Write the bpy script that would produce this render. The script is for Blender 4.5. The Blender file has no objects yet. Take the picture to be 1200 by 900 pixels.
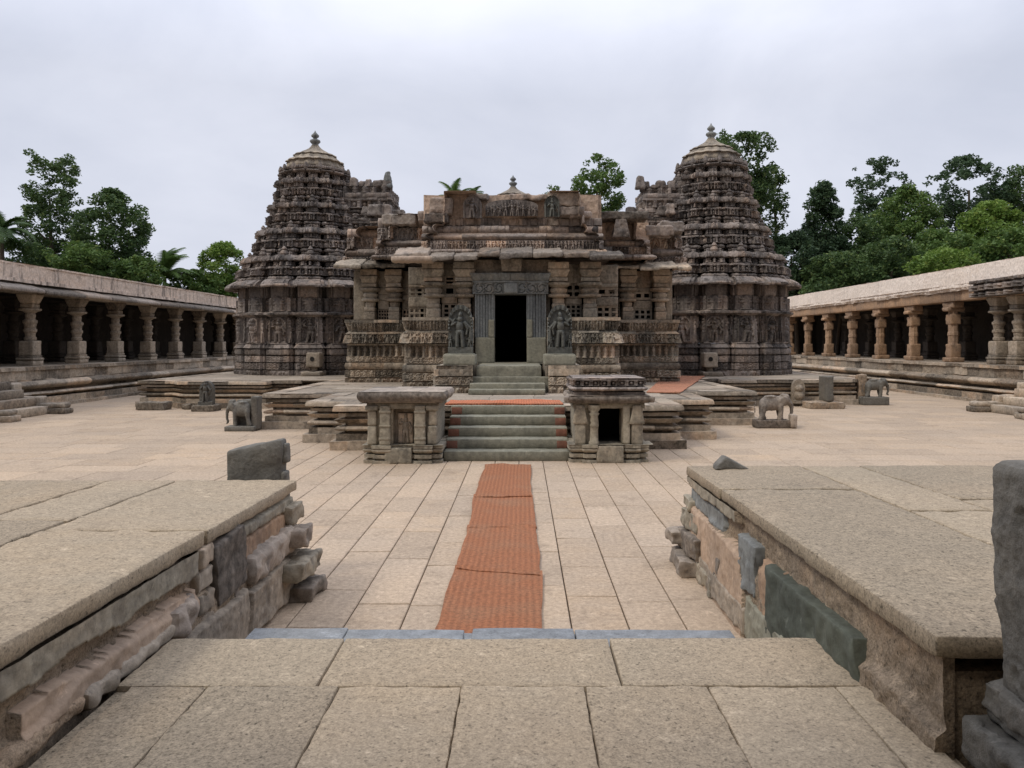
import bpy, math, random
import numpy as np
from mathutils import Vector, Matrix
from mathutils.geometry import tessellate_polygon
scene = bpy.context.scene
COL = scene.collection
R = math.radians
AX = -0.33          # the temple's axis of symmetry
H = 0.85            # height of the temple platform

# ------------------------------------------------------------------ noise
def _hash(ix, iy, iz, seed):
    h = (ix.astype(np.uint32) * np.uint32(374761393) + iy.astype(np.uint32) * np.uint32(668265263)
         + iz.astype(np.uint32) * np.uint32(2246822519) + np.uint32((seed * 3266489917 + 12345) & 0xffffffff))
    h = (h ^ (h >> np.uint32(13))) * np.uint32(1274126177)
    h = h ^ (h >> np.uint32(16))
    return (h & np.uint32(0xffff)).astype(np.float64) / 65535.0

def vnoise(P, scale=1.0, seed=0):
    p = np.asarray(P, float) * scale
    i = np.floor(p).astype(np.int64); f = p - i
    u = f * f * (3 - 2 * f)
    r = 0
    for dx in (0, 1):
        for dy in (0, 1):
            for dz in (0, 1):
                w = (u[..., 0] if dx else 1 - u[..., 0]) * (u[..., 1] if dy else 1 - u[..., 1]) * (u[..., 2] if dz else 1 - u[..., 2])
                r = r + w * _hash(i[..., 0] + dx, i[..., 1] + dy, i[..., 2] + dz, seed)
    return r * 2 - 1

def fbm(P, scale=1.0, seed=0, oct=3):
    r = 0; a = 1.0; tot = 0
    for k in range(oct):
        r = r + a * vnoise(P, scale * 2 ** k, seed + k); tot += a; a *= .5
    return r / tot

def rnd(a, seed=0):
    a = np.asarray(a)
    return _hash(np.floor(a).astype(np.int64), np.zeros_like(a, dtype=np.int64) + 7, np.zeros_like(a, dtype=np.int64) + 3, seed)

# ------------------------------------------------------------------ mesh accumulator
class Mesh:
    def __init__(s):
        s.v = []; s.t = []; s.q = []; s.tri = []; s.n = 0; s.qm = []; s.tm = []; s.qs = []; s.ts = []
    def add(s, V, quads=None, tris=None, tone=None, mi=0, smooth=False):
        V = np.asarray(V, float).reshape(-1, 3)
        if tone is None: tone = (.5, .5, 0.)
        T = np.asarray(tone, float)
        T = np.broadcast_to(T, (len(V), 3)) if T.ndim == 1 else T.reshape(-1, 3)
        s.v.append(V); s.t.append(T)
        if quads is not None and len(quads):
            q = np.asarray(quads, np.int64) + s.n; s.q.append(q); s.qm.append(np.broadcast_to(np.asarray(mi), (len(q),)).copy()); s.qs.append(np.full(len(q), smooth))
        if tris is not None and len(tris):
            q = np.asarray(tris, np.int64) + s.n; s.tri.append(q); s.tm.append(np.full(len(q), mi)); s.ts.append(np.full(len(q), smooth))
        s.n += len(V)
    def grid(s, P, closed=False, tone=None, mi=0, smooth=False, flip=False):
        nr, nc = P.shape[:2]
        idx = np.arange(nr * nc).reshape(nr, nc)
        if closed: idx = np.concatenate([idx, idx[:, :1]], 1)
        a = idx[:-1, :-1]; b = idx[:-1, 1:]; c = idx[1:, 1:]; d = idx[1:, :-1]
        q = np.stack([a, b, c, d], -1).reshape(-1, 4)
        if flip: q = q[:, ::-1]
        s.add(P.reshape(-1, 3), quads=q, tone=tone, mi=mi, smooth=smooth)
    def box(s, x0, x1, y0, y1, z0, z1, tone=None, mi=0):
        V = [(x0, y0, z0), (x1, y0, z0), (x1, y1, z0), (x0, y1, z0), (x0, y0, z1), (x1, y0, z1), (x1, y1, z1), (x0, y1, z1)]
        s.add(V, quads=[(0, 3, 2, 1), (4, 5, 6, 7), (0, 1, 5, 4), (1, 2, 6, 5), (2, 3, 7, 6), (3, 0, 4, 7)], tone=tone, mi=mi)
    def rbox(s, x0, x1, y0, y1, z0, z1, r=.02, step=.08, rough=.01, seed=0, tone=None, mi=0, M=None, smooth=True, nscale=6., maxn=40, taper=0., warp=None):
        """a worn stone block: rounded edges, displaced by noise"""
        c = np.array([(x0 + x1) / 2, (y0 + y1) / 2, (z0 + z1) / 2]); hf = np.array([x1 - x0, y1 - y0, z1 - z0]) / 2
        r = min(r, hf.min() * .95)
        if tone is None:
            rg = random.Random(int(abs(c[0] * 137 + c[1] * 71 + c[2] * 193) * 10) + seed); tone = (rg.random(), rg.random(), 0)
        for ax in range(3):
            u, w = [(1, 2), (2, 0), (0, 1)][ax]
            nu = int(min(maxn, max(3, math.ceil(2 * hf[u] / step)))); nw = int(min(maxn, max(3, math.ceil(2 * hf[w] / step))))
            gu = np.concatenate([[-1], np.linspace(-1 + r / hf[u] * .6, 1 - r / hf[u] * .6, nu), [1]])
            gw = np.concatenate([[-1], np.linspace(-1 + r / hf[w] * .6, 1 - r / hf[w] * .6, nw), [1]])
            A, B = np.meshgrid(gu * hf[u], gw * hf[w], indexing='ij')
            for sg in (-1, 1):
                P = np.zeros(A.shape + (3,)); P[..., u] = A; P[..., w] = B; P[..., ax] = sg * hf[ax]
                Q = np.clip(P, -(hf - r), hf - r); D = P - Q
                ln = np.linalg.norm(D, axis=-1, keepdims=True); D = D / np.maximum(ln, 1e-9)
                P = Q + D * r
                if taper: 
                    k = 1 - taper * (P[..., 2:3] + hf[2]) / (2 * hf[2]); P[..., :2] *= k
                P = P + c
                if rough: P = P + D * (rough * fbm(P, nscale, seed))[..., None]
                if warp: P = warp(P)
                if M is not None: P = P @ np.array(M.to_3x3()).T + np.array(M.translation)
                s.grid(P, tone=tone, mi=mi, smooth=smooth, flip=(sg < 0))
    def lathe(s, cx, cy, prof, n=24, tone=None, mi=0, smooth=True, rough=0, seed=0, cap=True, sq=0., rot=0.):
        """prof = [(r, z), ...] bottom to top; sq>0 squares the section (0 round ... 1 square)"""
        a = np.arange(n) * 2 * math.pi / n + rot
        k = 1 / np.maximum(np.abs(np.cos(a)), np.abs(np.sin(a))) if sq else 1
        kk = (1 - sq) + sq * k
        P = np.array([[(cx + r * kk[j] * math.cos(a[j]) if sq else cx + r * math.cos(a[j]), cy + (r * kk[j] if sq else r) * math.sin(a[j]), z) for j in range(n)] for r, z in prof])
        if rough:
            N = P - np.array([cx, cy, 0]); N[..., 2] = 0; N /= np.maximum(np.linalg.norm(N, axis=-1, keepdims=True), 1e-6)
            P = P + N * (rough * fbm(P, 5, seed))[..., None]
        s.grid(P, closed=True, tone=tone, mi=mi, smooth=smooth)
        if cap:
            for row, fl in ((0, True), (len(prof) - 1, False)):
                ring = P[row]; cc = ring.mean(0)
                tr = [(j, (j + 1) % n, n) for j in range(n)]
                if fl: tr = [t[::-1] for t in tr]
                s.add(np.vstack([ring, cc]), tris=tr, tone=tone, mi=mi)
    def tube(s, pts, rad, n=8, tone=None, mi=0):
        pts = np.array(pts, float); m = len(pts)
        rad = np.broadcast_to(rad, (m,))
        T = np.gradient(pts, axis=0); T /= np.maximum(np.linalg.norm(T, axis=1, keepdims=True), 1e-9)
        up = np.where(np.abs(T[:, 2:3]) > .9, np.array([[1., 0, 0]]), np.array([[0, 0, 1.]]))
        A = np.cross(T, up); A /= np.linalg.norm(A, axis=1, keepdims=True); B = np.cross(T, A)
        a = np.arange(n) * 2 * math.pi / n
        P = pts[:, None] + rad[:, None, None] * (A[:, None] * np.cos(a)[None, :, None] + B[:, None] * np.sin(a)[None, :, None])
        s.grid(P, closed=True, tone=tone, mi=mi, smooth=True, flip=True)
    def poly(s, pts, tone=None, mi=0):
        tr = tessellate_polygon([[Vector(p) for p in pts]])
        V = np.array([tuple(p) for p in pts]); out = []
        for t in tr:
            a, b, c = V[t[0]], V[t[1]], V[t[2]]
            out.append(t if np.cross(b - a, c - a)[2] > 0 else t[::-1])
        s.add(V, tris=out, tone=tone, mi=mi)
    def merge(s, o, M=None):
        V = np.concatenate(o.v); T = np.concatenate(o.t)
        if M is not None: V = V @ np.array(M.to_3x3()).T + np.array(M.translation)
        n0 = s.n; s.v.append(V); s.t.append(T); s.n += len(V)
        s.q += [q + n0 for q in o.q]; s.tri += [q + n0 for q in o.tri]; s.qm += o.qm; s.tm += o.tm; s.qs += o.qs; s.ts += o.ts
    def build(s, name, mats, parent=None, origin=None):
        V = np.concatenate(s.v); T = np.concatenate(s.t)
        if parent is not None:
            w = np.zeros(3); p = parent
            while p is not None: w += np.array(p.location); p = p.parent
            V = V - w
        elif origin is not None: V = V - np.array(origin)
        me = bpy.data.meshes.new(name)
        q = np.concatenate(s.q) if s.q else np.zeros((0, 4), np.int64); t = np.concatenate(s.tri) if s.tri else np.zeros((0, 3), np.int64)
        me.vertices.add(len(V)); me.vertices.foreach_set('co', V.astype(np.float32).ravel())
        me.loops.add(q.size + t.size); me.loops.foreach_set('vertex_index', np.concatenate([q.ravel(), t.ravel()]).astype(np.int32))
        me.polygons.add(len(q) + len(t))
        ls = np.concatenate([np.arange(len(q)) * 4, q.size + np.arange(len(t)) * 3]).astype(np.int32)
        me.polygons.foreach_set('loop_start', ls)
        mi = np.concatenate(s.qm + s.tm).astype(np.int32); sm = np.concatenate(s.qs + s.ts).astype(bool)
        me.polygons.foreach_set('material_index', mi); me.polygons.foreach_set('use_smooth', sm)
        at = me.color_attributes.new('tone', 'FLOAT_COLOR', 'POINT')
        at.data.foreach_set('color', np.concatenate([T, np.ones((len(T), 1))], 1).astype(np.float32).ravel())
        me.update(calc_edges=True); me.validate()
        for m in (mats if isinstance(mats, (list, tuple)) else [mats]): me.materials.append(m)
        o = bpy.data.objects.new(name, me); COL.objects.link(o)
        if parent is not None: o.parent = parent
        elif origin is not None: o.location = origin
        return o

def tag(o, label=None, cat=None, group=None, kind=None):
    if label: o['label'] = label
    if cat: o['category'] = cat
    if group: o['group'] = group
    if kind: o['kind'] = kind
    return o
def thing(name, label, cat, loc=(0, 0, 0), group=None):
    o = bpy.data.objects.new(name, None); COL.objects.link(o); o.location = loc; o.empty_display_size = .2
    return tag(o, label, cat, group)
def copy_tree(o, parent=None, loc=None):
    c = o.copy(); COL.objects.link(c)
    if parent is not None: c.parent = parent
    if loc is not None: c.location = loc
    for ch in list(o.children): copy_tree(ch, c)
    return c

# ------------------------------------------------------------------ carved walls: a plan swept up through bands, each with its relief
class Cols: pass
def resample(plan, du, closed):
    plan = [np.array(p, float) for p in plan]; n = len(plan); ns = n if closed else n - 1
    seg = [(plan[k], plan[(k + 1) % n]) for k in range(ns)]
    nrm = []; ln = []
    for a, b in seg:
        d = b - a; L = np.linalg.norm(d); ln.append(L); nrm.append(np.array([d[1], -d[0]]) / L)
    def miter(n1, n2):
        m = (n1 + n2) / max(.25, 1 + n1 @ n2); return m
    X = []; N = []; S = []; Lc = []; LL = []; sg = []; s0 = 0
    for k, (a, b) in enumerate(seg):
        m = max(1, math.ceil(ln[k] / du))
        for j in range(m + (1 if (not closed and k == ns - 1) else 0)):
            f = j / m; X.append(a + (b - a) * f)
            if j == 0: N.append(miter(nrm[k - 1], nrm[k]) if (closed or k > 0) else nrm[k])
            else: N.append(nrm[k])
            S.append(s0 + ln[k] * f); Lc.append(ln[k] * f); LL.append(ln[k]); sg.append(k)
        s0 += ln[k]
    C = Cols(); C.X = np.array(X); C.N = np.array(N); C.s = np.array(S); C.l = np.array(Lc); C.L = np.array(LL); C.seg = np.array(sg)
    C.edge = np.clip(np.minimum(C.l, C.L - C.l) / .03, 0, 1)
    return C

def carve(m, plan, bands, closed=False, center=None, du=.03, dz=.03, seed=0, mi=0, rough=.012, smooth=False):
    C = resample(plan, du, closed); rows = []; tones = []
    ctr = np.array(center if center is not None else (0, 0), float)
    for bi, b in enumerate(bands):
        z0, z1 = b['z']; h = z1 - z0; nz = max(1, math.ceil(h / dz)); t = np.linspace(0, 1, nz + 1)
        off = b.get('o', 0.); O = np.array([off(x) for x in t]) if callable(off) else np.full(nz + 1, float(off))
        sc = b.get('s', 1.); SC = np.array([sc(x) for x in t]) if callable(sc) else np.full(nz + 1, float(sc))
        O = np.repeat(O[:, None], len(C.l), 1)
        if 'r' in b: O = O + b['r'](C, t[:, None], max(h, 1e-3)) * C.edge[None]
        bl, jit = b.get('blk', (.7, .012))
        sh = rnd(np.array([bi * 17.0 + seed]), 5)[0] * bl
        bid = np.floor((C.s + sh) / bl) + bi * 331
        r1 = rnd(bid, seed + 1); r2 = rnd(bid, seed + 2)
        if jit: O = O + ((r1 - .5) * 2 * jit * C.edge)[None]
        miss = b.get('miss', 0.)
        bl3 = np.zeros_like(r1)
        if miss:
            mk = (rnd(bid, seed + 9) < miss); O = O - (mk * b.get('missd', .1) * C.edge)[None]; bl3 = mk * .7
        if 'b' in b: bl3 = np.maximum(bl3, b['b'])
        P = np.zeros((nz + 1, len(C.l), 3))
        base = ctr[None, None] + SC[:, None, None] * (C.X - ctr)[None]
        P[..., :2] = base + O[..., None] * C.N[None]
        P[..., 2] = (z0 + t * h)[:, None]
        rg = b.get('rough', rough)
        if rg:
            nn = fbm(P, 7, seed + bi, 2) + .6 * fbm(P, 1.7, seed + 50, 2)
            P[..., :2] += (rg * nn * np.minimum(1, C.edge + .4))[..., None] * C.N[None]
            if not b.get('flat'): P[..., 2] += rg * .7 * fbm(P, 2.2, seed + 77, 2)
        rows.append(P)
        T = np.zeros((nz + 1, len(C.l), 3)); T[..., 0] = r1; T[..., 1] = r2; T[..., 2] = bl3
        tones.append(T)
    P = np.concatenate(rows); T = np.concatenate(tones)
    m.grid(P, closed=closed, tone=T, mi=mi, smooth=smooth)
    return P

def cells(C, p, seed=0):
    n = np.maximum(1, np.round(C.L / p)); cw = C.L / n; c = C.l / cw
    i = np.minimum(np.floor(c), n - 1); x = (c - i - .5) * cw; key = C.seg * 131 + i
    return x, cw, rnd(key, seed + 11), rnd(key, seed + 12), rnd(key, seed + 13)
def bump(x, y, cx, cy, rx, ry): return np.sqrt(np.maximum(0, 1 - ((x - cx) / rx) ** 2 - ((y - cy) / ry) ** 2))
def caps(x, y, ax, ay, bx, by, r):
    dx = bx - ax; dy = by - ay; q = np.clip(((x - ax) * dx + (y - ay) * dy) / (dx * dx + dy * dy + 1e-9), 0, 1)
    return np.sqrt(np.maximum(0, 1 - ((x - ax - q * dx) ** 2 + (y - ay - q * dy) ** 2) / (r * r)))
mx = np.maximum
def figure_h(x, y, h, r1, r2, kx=1.):
    """height field of a standing carved figure of height h centred on x=0"""
    x = x / kx; sw = (r1 - .5) * .12 * h
    xx = x - sw * np.sin(y / h * 3.2)
    a = bump(xx, y, 0, .80 * h, .085 * h, .095 * h) * 1.1
    a = mx(a, bump(xx, y, 0, .93 * h, .06 * h, .09 * h))
    a = mx(a, bump(xx, y, 0, .60 * h, .13 * h, .17 * h)); a = mx(a, bump(xx, y, 0, .43 * h, .14 * h, .10 * h))
    a = mx(a, caps(xx, y, -.06 * h, .40 * h, -.09 * h, .03 * h, .065 * h)); a = mx(a, caps(xx, y, .06 * h, .40 * h, .08 * h, .03 * h, .065 * h))
    e = .48 + .3 * r2
    a = mx(a, .8 * caps(xx, y, -.13 * h, .70 * h, -.24 * h, e * h, .045 * h)); a = mx(a, .8 * caps(xx, y, .13 * h, .70 * h, .24 * h, (1.15 - e) * h, .045 * h))
    a = mx(a, .7 * caps(xx, y, -.24 * h, e * h, -.17 * h, (e + .16) * h, .04 * h)); a = mx(a, .7 * caps(xx, y, .24 * h, (1.15 - e) * h, .2 * h, (1.0 - e) * h, .04 * h))
    return a
def r_fig(p, d=.07, frame=.4, seed=0):
    def f(C, T, h):
        x, cw, a, b, c = cells(C, p, seed); y = T * h; kx = np.clip(cw / (.62 * h), .55, 1.3)
        v = figure_h(x[None], y, .92 * h, a[None], b[None], kx[None])
        ring = np.abs(np.hypot(x[None] / (.42 * cw[None]), (y - .62 * h) / (.36 * h)) - 1) < .13
        v = mx(v, .45 * (ring & (y > .55 * h)))
        v = mx(v, frame * 1.3 * (np.abs(x) > cw * .43)[None])
        v = mx(v, .6 * (T < .06)); v = v * (.75 + .5 * c[None])
        return d * v
    return f
def r_turret(p, d=.06, seed=0):
    def f(C, T, h):
        x, cw, a, b, c = cells(C, p, seed); X = np.abs(x / cw)[None]
        w = np.where(T < .08, .40, np.where(T < .5, .26, np.where(T < .58, .38, np.where(T < .72, .30, np.where(T < .8, .36, .24 * np.sqrt(np.maximum(0, 1 - (T - .8) / .2)))))))
        v = np.sqrt(np.maximum(0, 1 - (X / np.maximum(w, .01)) ** 2)) * (.8 + .4 * a[None])
        v = v - .35 * ((X > .42) & (T > .1)) 
        return d * v
    return f
def r_dentil(p, d=.04, duty=.6, seed=0, var=.5):
    def f(C, T, h):
        x, cw, a, b, c = cells(C, p, seed)
        return d * ((np.abs(x) < cw * duty / 2) * (1 - var * a))[None] * (np.abs(T - .5) < .42)
    return f
def r_round(p, d=.05, seed=0):
    def f(C, T, h):
        x, cw, a, b, c = cells(C, p, seed)
        return d * np.sqrt(np.maximum(0, 1 - (2 * x / cw) ** 2))[None] * np.sqrt(np.maximum(0, 1 - (2 * T - 1) ** 2)) * (.6 + .6 * a)[None]
    return f
def r_scroll(p, d=.035, seed=0):
    def f(C, T, h):
        x, cw, a, b, c = cells(C, p, seed); y = (T - .5) * h; X = x[None]
        v = caps(X, y, 0, 0, 0, 1e-4, .22 * h) * .9
        rr = np.hypot(X, y) / h; th = np.arctan2(y, X)
        v = mx(v, .8 * (np.abs(np.sin(rr * 14 + th + a[None] * 6)) > .45) * (rr < .5))
        v = mx(v, .7 * (np.abs(y) > .42 * h))
        return d * v
    return f
def r_anim(p, d=.06, seed=0):
    def f(C, T, h):
        x, cw, a, b, c = cells(C, p, seed); y = T * h; X = x[None] / cw[None] * p; s = p
        v = bump(X, y, -.05 * s, .58 * h, .30 * s, .30 * h); v = mx(v, bump(X, y, .28 * s, .62 * h, .14 * s, .24 * h))
        for lx in (-.26, -.12, .08, .18): v = mx(v, .8 * caps(X, y, lx * s, .4 * h, lx * s, .05 * h, .055 * s))
        v = mx(v, .8 * caps(X, y, .38 * s, .55 * h, .42 * s, .1 * h, .045 * s))
        v = mx(v, .7 * bump(X, y, -.05 * s, .86 * h, .10 * s, .13 * h) * (a > .4)[None])
        v = mx(v, .5 * (T > .93))
        return d * v * (.7 + .5 * c[None])
    return f
def r_pil(p, d=.05, seed=0):
    def f(C, T, h):
        x, cw, a, b, c = cells(C, p, seed); X = np.abs(x / cw)[None]
        v = 1.0 * (X > .34) + .8 * ((T > .84) | (T < .1)) + .9 * bump(X, T, 0, .42, .2, .32)
        v = v + .3 * ((X > .3) & ((np.abs(T - .7) < .05)))
        return d * np.minimum(v, 1.25) * (.8 + .4 * a[None])
    return f
def r_kapota(p, d=.06, seed=0):
    """rolled cornice with horseshoe dormers"""
    def f(C, T, h):
        x, cw, a, b, c = cells(C, p, seed); y = T * h; r = .33 * np.minimum(cw, 1.5 * h)[None]
        q = np.hypot(x[None], (y - .4 * h) * .9)
        return d * ((q < r) * 1. - .8 * (q < .55 * r) + .6 * (q < .3 * r))
    return f
def r_sum(*fs):
    return lambda C, T, h: sum(f(C, T, h) for f in fs)
def roll(b): return lambda t: b * math.sqrt(max(0, 1 - (2 * t - 1) ** 2))
def lin(a, b): return lambda t: a + (b - a) * t

# ------------------------------------------------------------------ materials
def nd(nt, typ, **kw):
    n = nt.nodes.new(typ)
    for k, v in kw.items():
        if k in ('operation', 'blend_type', 'data_type', 'attribute_name', 'feature', 'distance', 'noise_dimensions', 'interpolation', 'attribute_type', 'normalize'): setattr(n, k, v)
        else: n.inputs[k].default_value = v
    return n
def mixc(nt, fac, a, b, mode='MIX'):
    n = nt.nodes.new('ShaderNodeMix'); n.data_type = 'RGBA'; n.blend_type = mode
    def put(sock, v):
        if hasattr(v, 'links') or hasattr(v, 'is_linked'): nt.links.new(v, sock)
        elif isinstance(v, (int, float)): sock.default_value = v
        else: sock.default_value = tuple(v) + ((1,) if len(v) == 3 else ())
    put(n.inputs[0], fac); put(n.inputs[6], a); put(n.inputs[7], b)
    return n.outputs[2]
def ramp(nt, src, a, b, lo=0., hi=1.):
    n = nt.nodes.new('ShaderNodeMapRange'); n.inputs[1].default_value = a; n.inputs[2].default_value = b; n.inputs[3].default_value = lo; n.inputs[4].default_value = hi
    nt.links.new(src, n.inputs[0]); return n.outputs[0]
def math_(nt, op, a, b=None):
    n = nt.nodes.new('ShaderNodeMath'); n.operation = op
    for i, v in enumerate((a, b)):
        if v is None: continue
        if hasattr(v, 'is_linked'): nt.links.new(v, n.inputs[i])
        else: n.inputs[i].default_value = v
    return n.outputs[0]
def new_mat(name, rough=.9):
    m = bpy.data.materials.new(name); m.use_nodes = True; nt = m.node_tree
    bs = nt.nodes['Principled BSDF']; bs.inputs['Roughness'].default_value = rough
    if 'Specular IOR Level' in bs.inputs: bs.inputs['Specular IOR Level'].default_value = .25
    return m, nt, bs
def coords(nt, sc=None):
    g = nt.nodes.new('ShaderNodeNewGeometry'); o = g.outputs['Position']
    if sc is not None:
        mp = nt.nodes.new('ShaderNodeMapping'); nt.links.new(o, mp.inputs[0]); mp.inputs['Scale'].default_value = sc; o = mp.outputs[0]
    return o
def noise(nt, vec, scale, detail=3., rough=.55, dist=0.):
    n = nt.nodes.new('ShaderNodeTexNoise'); n.inputs['Scale'].default_value = scale; n.inputs['Detail'].default_value = detail
    n.inputs['Roughness'].default_value = rough; n.inputs['Distortion'].default_value = dist; nt.links.new(vec, n.inputs['Vector']); return n.outputs['Fac']

def stone(name, A, B, D, W, warm=.5, dark=.5, streak=.4, mortar=(.56, .42, .31), fine=14., bumps=.35, blk=.35, bdist=.02, rough=.92, speck=0., pale=None, grain=.28):
    """weathered stone: two tones, warm patches, black lichen, rain streaks, per-block variation ('tone' attribute), lime mortar (tone.b)"""
    m, nt, bs = new_mat(name, rough)
    v = coords(nt); at = nt.nodes.new('ShaderNodeAttribute'); at.attribute_name = 'tone'
    sp = nt.nodes.new('ShaderNodeSeparateColor'); nt.links.new(at.outputs['Color'], sp.inputs[0])
    n1 = noise(nt, v, .7, 4.); n2 = noise(nt, v, 3.1, 5., .6); n3 = noise(nt, v, fine, 4., .65)
    c = mixc(nt, ramp(nt, n1, .38, .62), A, B)
    wf = math_(nt, 'MULTIPLY', ramp(nt, sp.outputs[1], .55, 1.), ramp(nt, n2, .35, .65))
    c = mixc(nt, math_(nt, 'MULTIPLY', wf, warm), c, W)
    wv = coords(nt, (.9, .9, .9)); n4 = noise(nt, wv, 1.3, 6., .7, .6)
    c = mixc(nt, ramp(nt, n4, .60, .74, 0, warm * .6), c, W)
    c = mixc(nt, ramp(nt, noise(nt, v, 2.0, 7., .72), .54, .68, 0, dark), c, D)
    sv = coords(nt, (1., 1., .12)); ns = noise(nt, sv, 4.2, 4., .6)
    c = mixc(nt, ramp(nt, ns, .52, .68, 0, streak), c, D)
    c = mixc(nt, ramp(nt, noise(nt, v, 17., 5., .7), .56, .68, 0, dark * .75), c, D)
    c = mixc(nt, ramp(nt, noise(nt, v, 9., 6., .75, .4), .58, .70, 0, .5 if pale is None else .8), c, pale or tuple(min(.8, x * 1.55 + .03) for x in A))
    if 0: c = mixc(nt, ramp(nt, noise(nt, v, 5.3, 6., .7, .3), .57, .68, 0, .7), c, pale)
    c = mixc(nt, sp.outputs[2], c, mixc(nt, ramp(nt, n2, .35, .7), mortar, tuple(x * .72 for x in mortar)))
    # brightness per block and fine grain
    val = nt.nodes.new('ShaderNodeHueSaturation'); nt.links.new(c, val.inputs['Color'])
    vv = math_(nt, 'ADD', ramp(nt, sp.outputs[0], 0, 1, 1 - blk, 1 + blk), ramp(nt, n3, .25, .75, -grain, grain))
    if speck:
        n5 = noise(nt, v, 95., 2., .7); vv = math_(nt, 'ADD', vv, ramp(nt, n5, .32, .68, -speck, speck))
        n6 = noise(nt, v, 52., 1., .5); vv = math_(nt, 'ADD', vv, ramp(nt, n6, .62, .70, 0, -speck * 1.4))
    nt.links.new(vv, val.inputs['Value']); nt.links.new(val.outputs[0], bs.inputs['Base Color'])
    bp = nt.nodes.new('ShaderNodeBump'); bp.inputs['Strength'].default_value = bumps; bp.inputs['Distance'].default_value = bdist
    nt.links.new(math_(nt, 'ADD', n3, math_(nt, 'MULTIPLY', n2, .8)), bp.inputs['Height']); nt.links.new(bp.outputs[0], bs.inputs['Normal'])
    return m
M = {}
M['temple'] = stone('temple_soapstone', (0.346, 0.284, 0.215), (0.258, 0.228, 0.184), (0.028, 0.027, 0.023), (0.528, 0.355, 0.223), .6, .7, .5, blk=.5, grain=.42)
M['tower'] = stone('tower_soapstone', (0.231, 0.191, 0.164), (0.175, 0.154, 0.140), (0.023, 0.020, 0.019), (0.371, 0.260, 0.183), .5, .7, .65, blk=.5, grain=.42)
M['parapet'] = stone('parapet_stone', (0.270, 0.215, 0.178), (0.201, 0.174, 0.154), (0.024, 0.023, 0.021), (0.437, 0.299, 0.204), .5, .7, .4, mortar=(.58, .43, .32), blk=.5, grain=.42)
M['dome'] = stone('dome_stone', (0.319, 0.270, 0.209), (0.242, 0.209, 0.171), (0.070, 0.062, 0.055), (0.418, 0.319, 0.220), .3, .4, .7)
M['eave'] = stone('eave_stone', (0.283, 0.235, 0.188), (0.209, 0.180, 0.154), (0.068, 0.061, 0.054), (0.397, 0.277, 0.194), .5, .65, .4, blk=.5, grain=.42)
M['green'] = stone('green_soapstone', (0.271, 0.252, 0.190), (0.223, 0.214, 0.166), (0.104, 0.100, 0.081), (0.314, 0.242, 0.166), .4, .5, .4, blk=.2)
M['shrine'] = stone('shrine_soapstone', (0.319, 0.280, 0.213), (0.263, 0.235, 0.185), (0.090, 0.080, 0.068), (0.403, 0.302, 0.202), .45, .55, .5, blk=.15, grain=.42)
M['pedestal'] = stone('pale_soapstone', (0.288, 0.274, 0.212), (0.245, 0.238, 0.187), (0.115, 0.108, 0.086), (0.288, 0.223, 0.158), .3, .4, .3, blk=.1)
M['guardian'] = stone('black_soapstone', (.135, .135, .118), (.10, .102, .092), (.045, .045, .04), (.2, .17, .12), .3, .5, .5, blk=.1)
M['schist'] = stone('green_schist', (.105, .112, .088), (.075, .082, .066), (.035, .036, .03), (.17, .15, .10), .3, .5, .2, blk=.05)
M['shaded'] = stone('shade_dark_stone', (.095, .078, .062), (.07, .058, .048), (.03, .027, .024), (.13, .095, .065), .4, .5, .3)  # stone colour darkened to paint in the shade inside the cloisters
M['blue'] = stone('blue_soapstone', (0.247, 0.254, 0.240), (0.189, 0.195, 0.192), (0.060, 0.060, 0.058), (0.351, 0.286, 0.208), .4, .45, .6, blk=.15)
M['dkstone'] = stone('dark_schist', (0.173, 0.160, 0.137), (0.121, 0.116, 0.103), (0.045, 0.043, 0.040), (0.231, 0.179, 0.126), .4, .5, .3, blk=.1, fine=22., bumps=.6)
M['platform'] = stone('platform_stone', (0.339, 0.277, 0.209), (0.265, 0.224, 0.178), (0.070, 0.062, 0.054), (0.517, 0.339, 0.209), .6, .55, .25, blk=.5, grain=.42)
M['cloister'] = stone('cloister_stone', (0.354, 0.290, 0.220), (0.270, 0.230, 0.183), (0.072, 0.064, 0.056), (0.489, 0.335, 0.213), .5, .55, .35, blk=.5, grain=.42)
M['sand'] = stone('orange_sandstone', (0.365, 0.238, 0.149), (0.297, 0.204, 0.140), (0.102, 0.082, 0.068), (0.425, 0.260, 0.144), .6, .5, .4, blk=.25)
M['plaster'] = stone('pink_lime_plaster', (0.700, 0.560, 0.450), (0.620, 0.505, 0.415), (0.120, 0.100, 0.088), (0.620, 0.450, 0.320), .3, .4, .8, blk=.05, bumps=.15)
M['plaster_clean'] = stone('pale_lime_plaster', (0.844, 0.736, 0.638), (0.790, 0.687, 0.595), (0.340, 0.290, 0.240), (0.757, 0.605, 0.476), .3, .18, .2, blk=.05, bumps=.12)
M['granite'] = stone('granite_slab', (0.332, 0.263, 0.183), (0.298, 0.243, 0.173), (0.164, 0.131, 0.098), (0.349, 0.256, 0.158), .3, .25, .0, fine=30., bumps=.35, blk=.17, bdist=.006, speck=.27)
M['wall_granite'] = stone('rough_granite', (0.292, 0.222, 0.151), (0.232, 0.182, 0.132), (0.064, 0.053, 0.042), (0.389, 0.249, 0.151), .5, .55, .2, fine=22., bumps=.6, blk=.2, bdist=.02, speck=.3)
M['orange_plaster'] = stone('orange_mud_plaster', (0.463, 0.331, 0.231), (0.362, 0.275, 0.206), (0.140, 0.110, 0.090), (0.525, 0.338, 0.206), .5, .3, .2, blk=.1)
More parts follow.
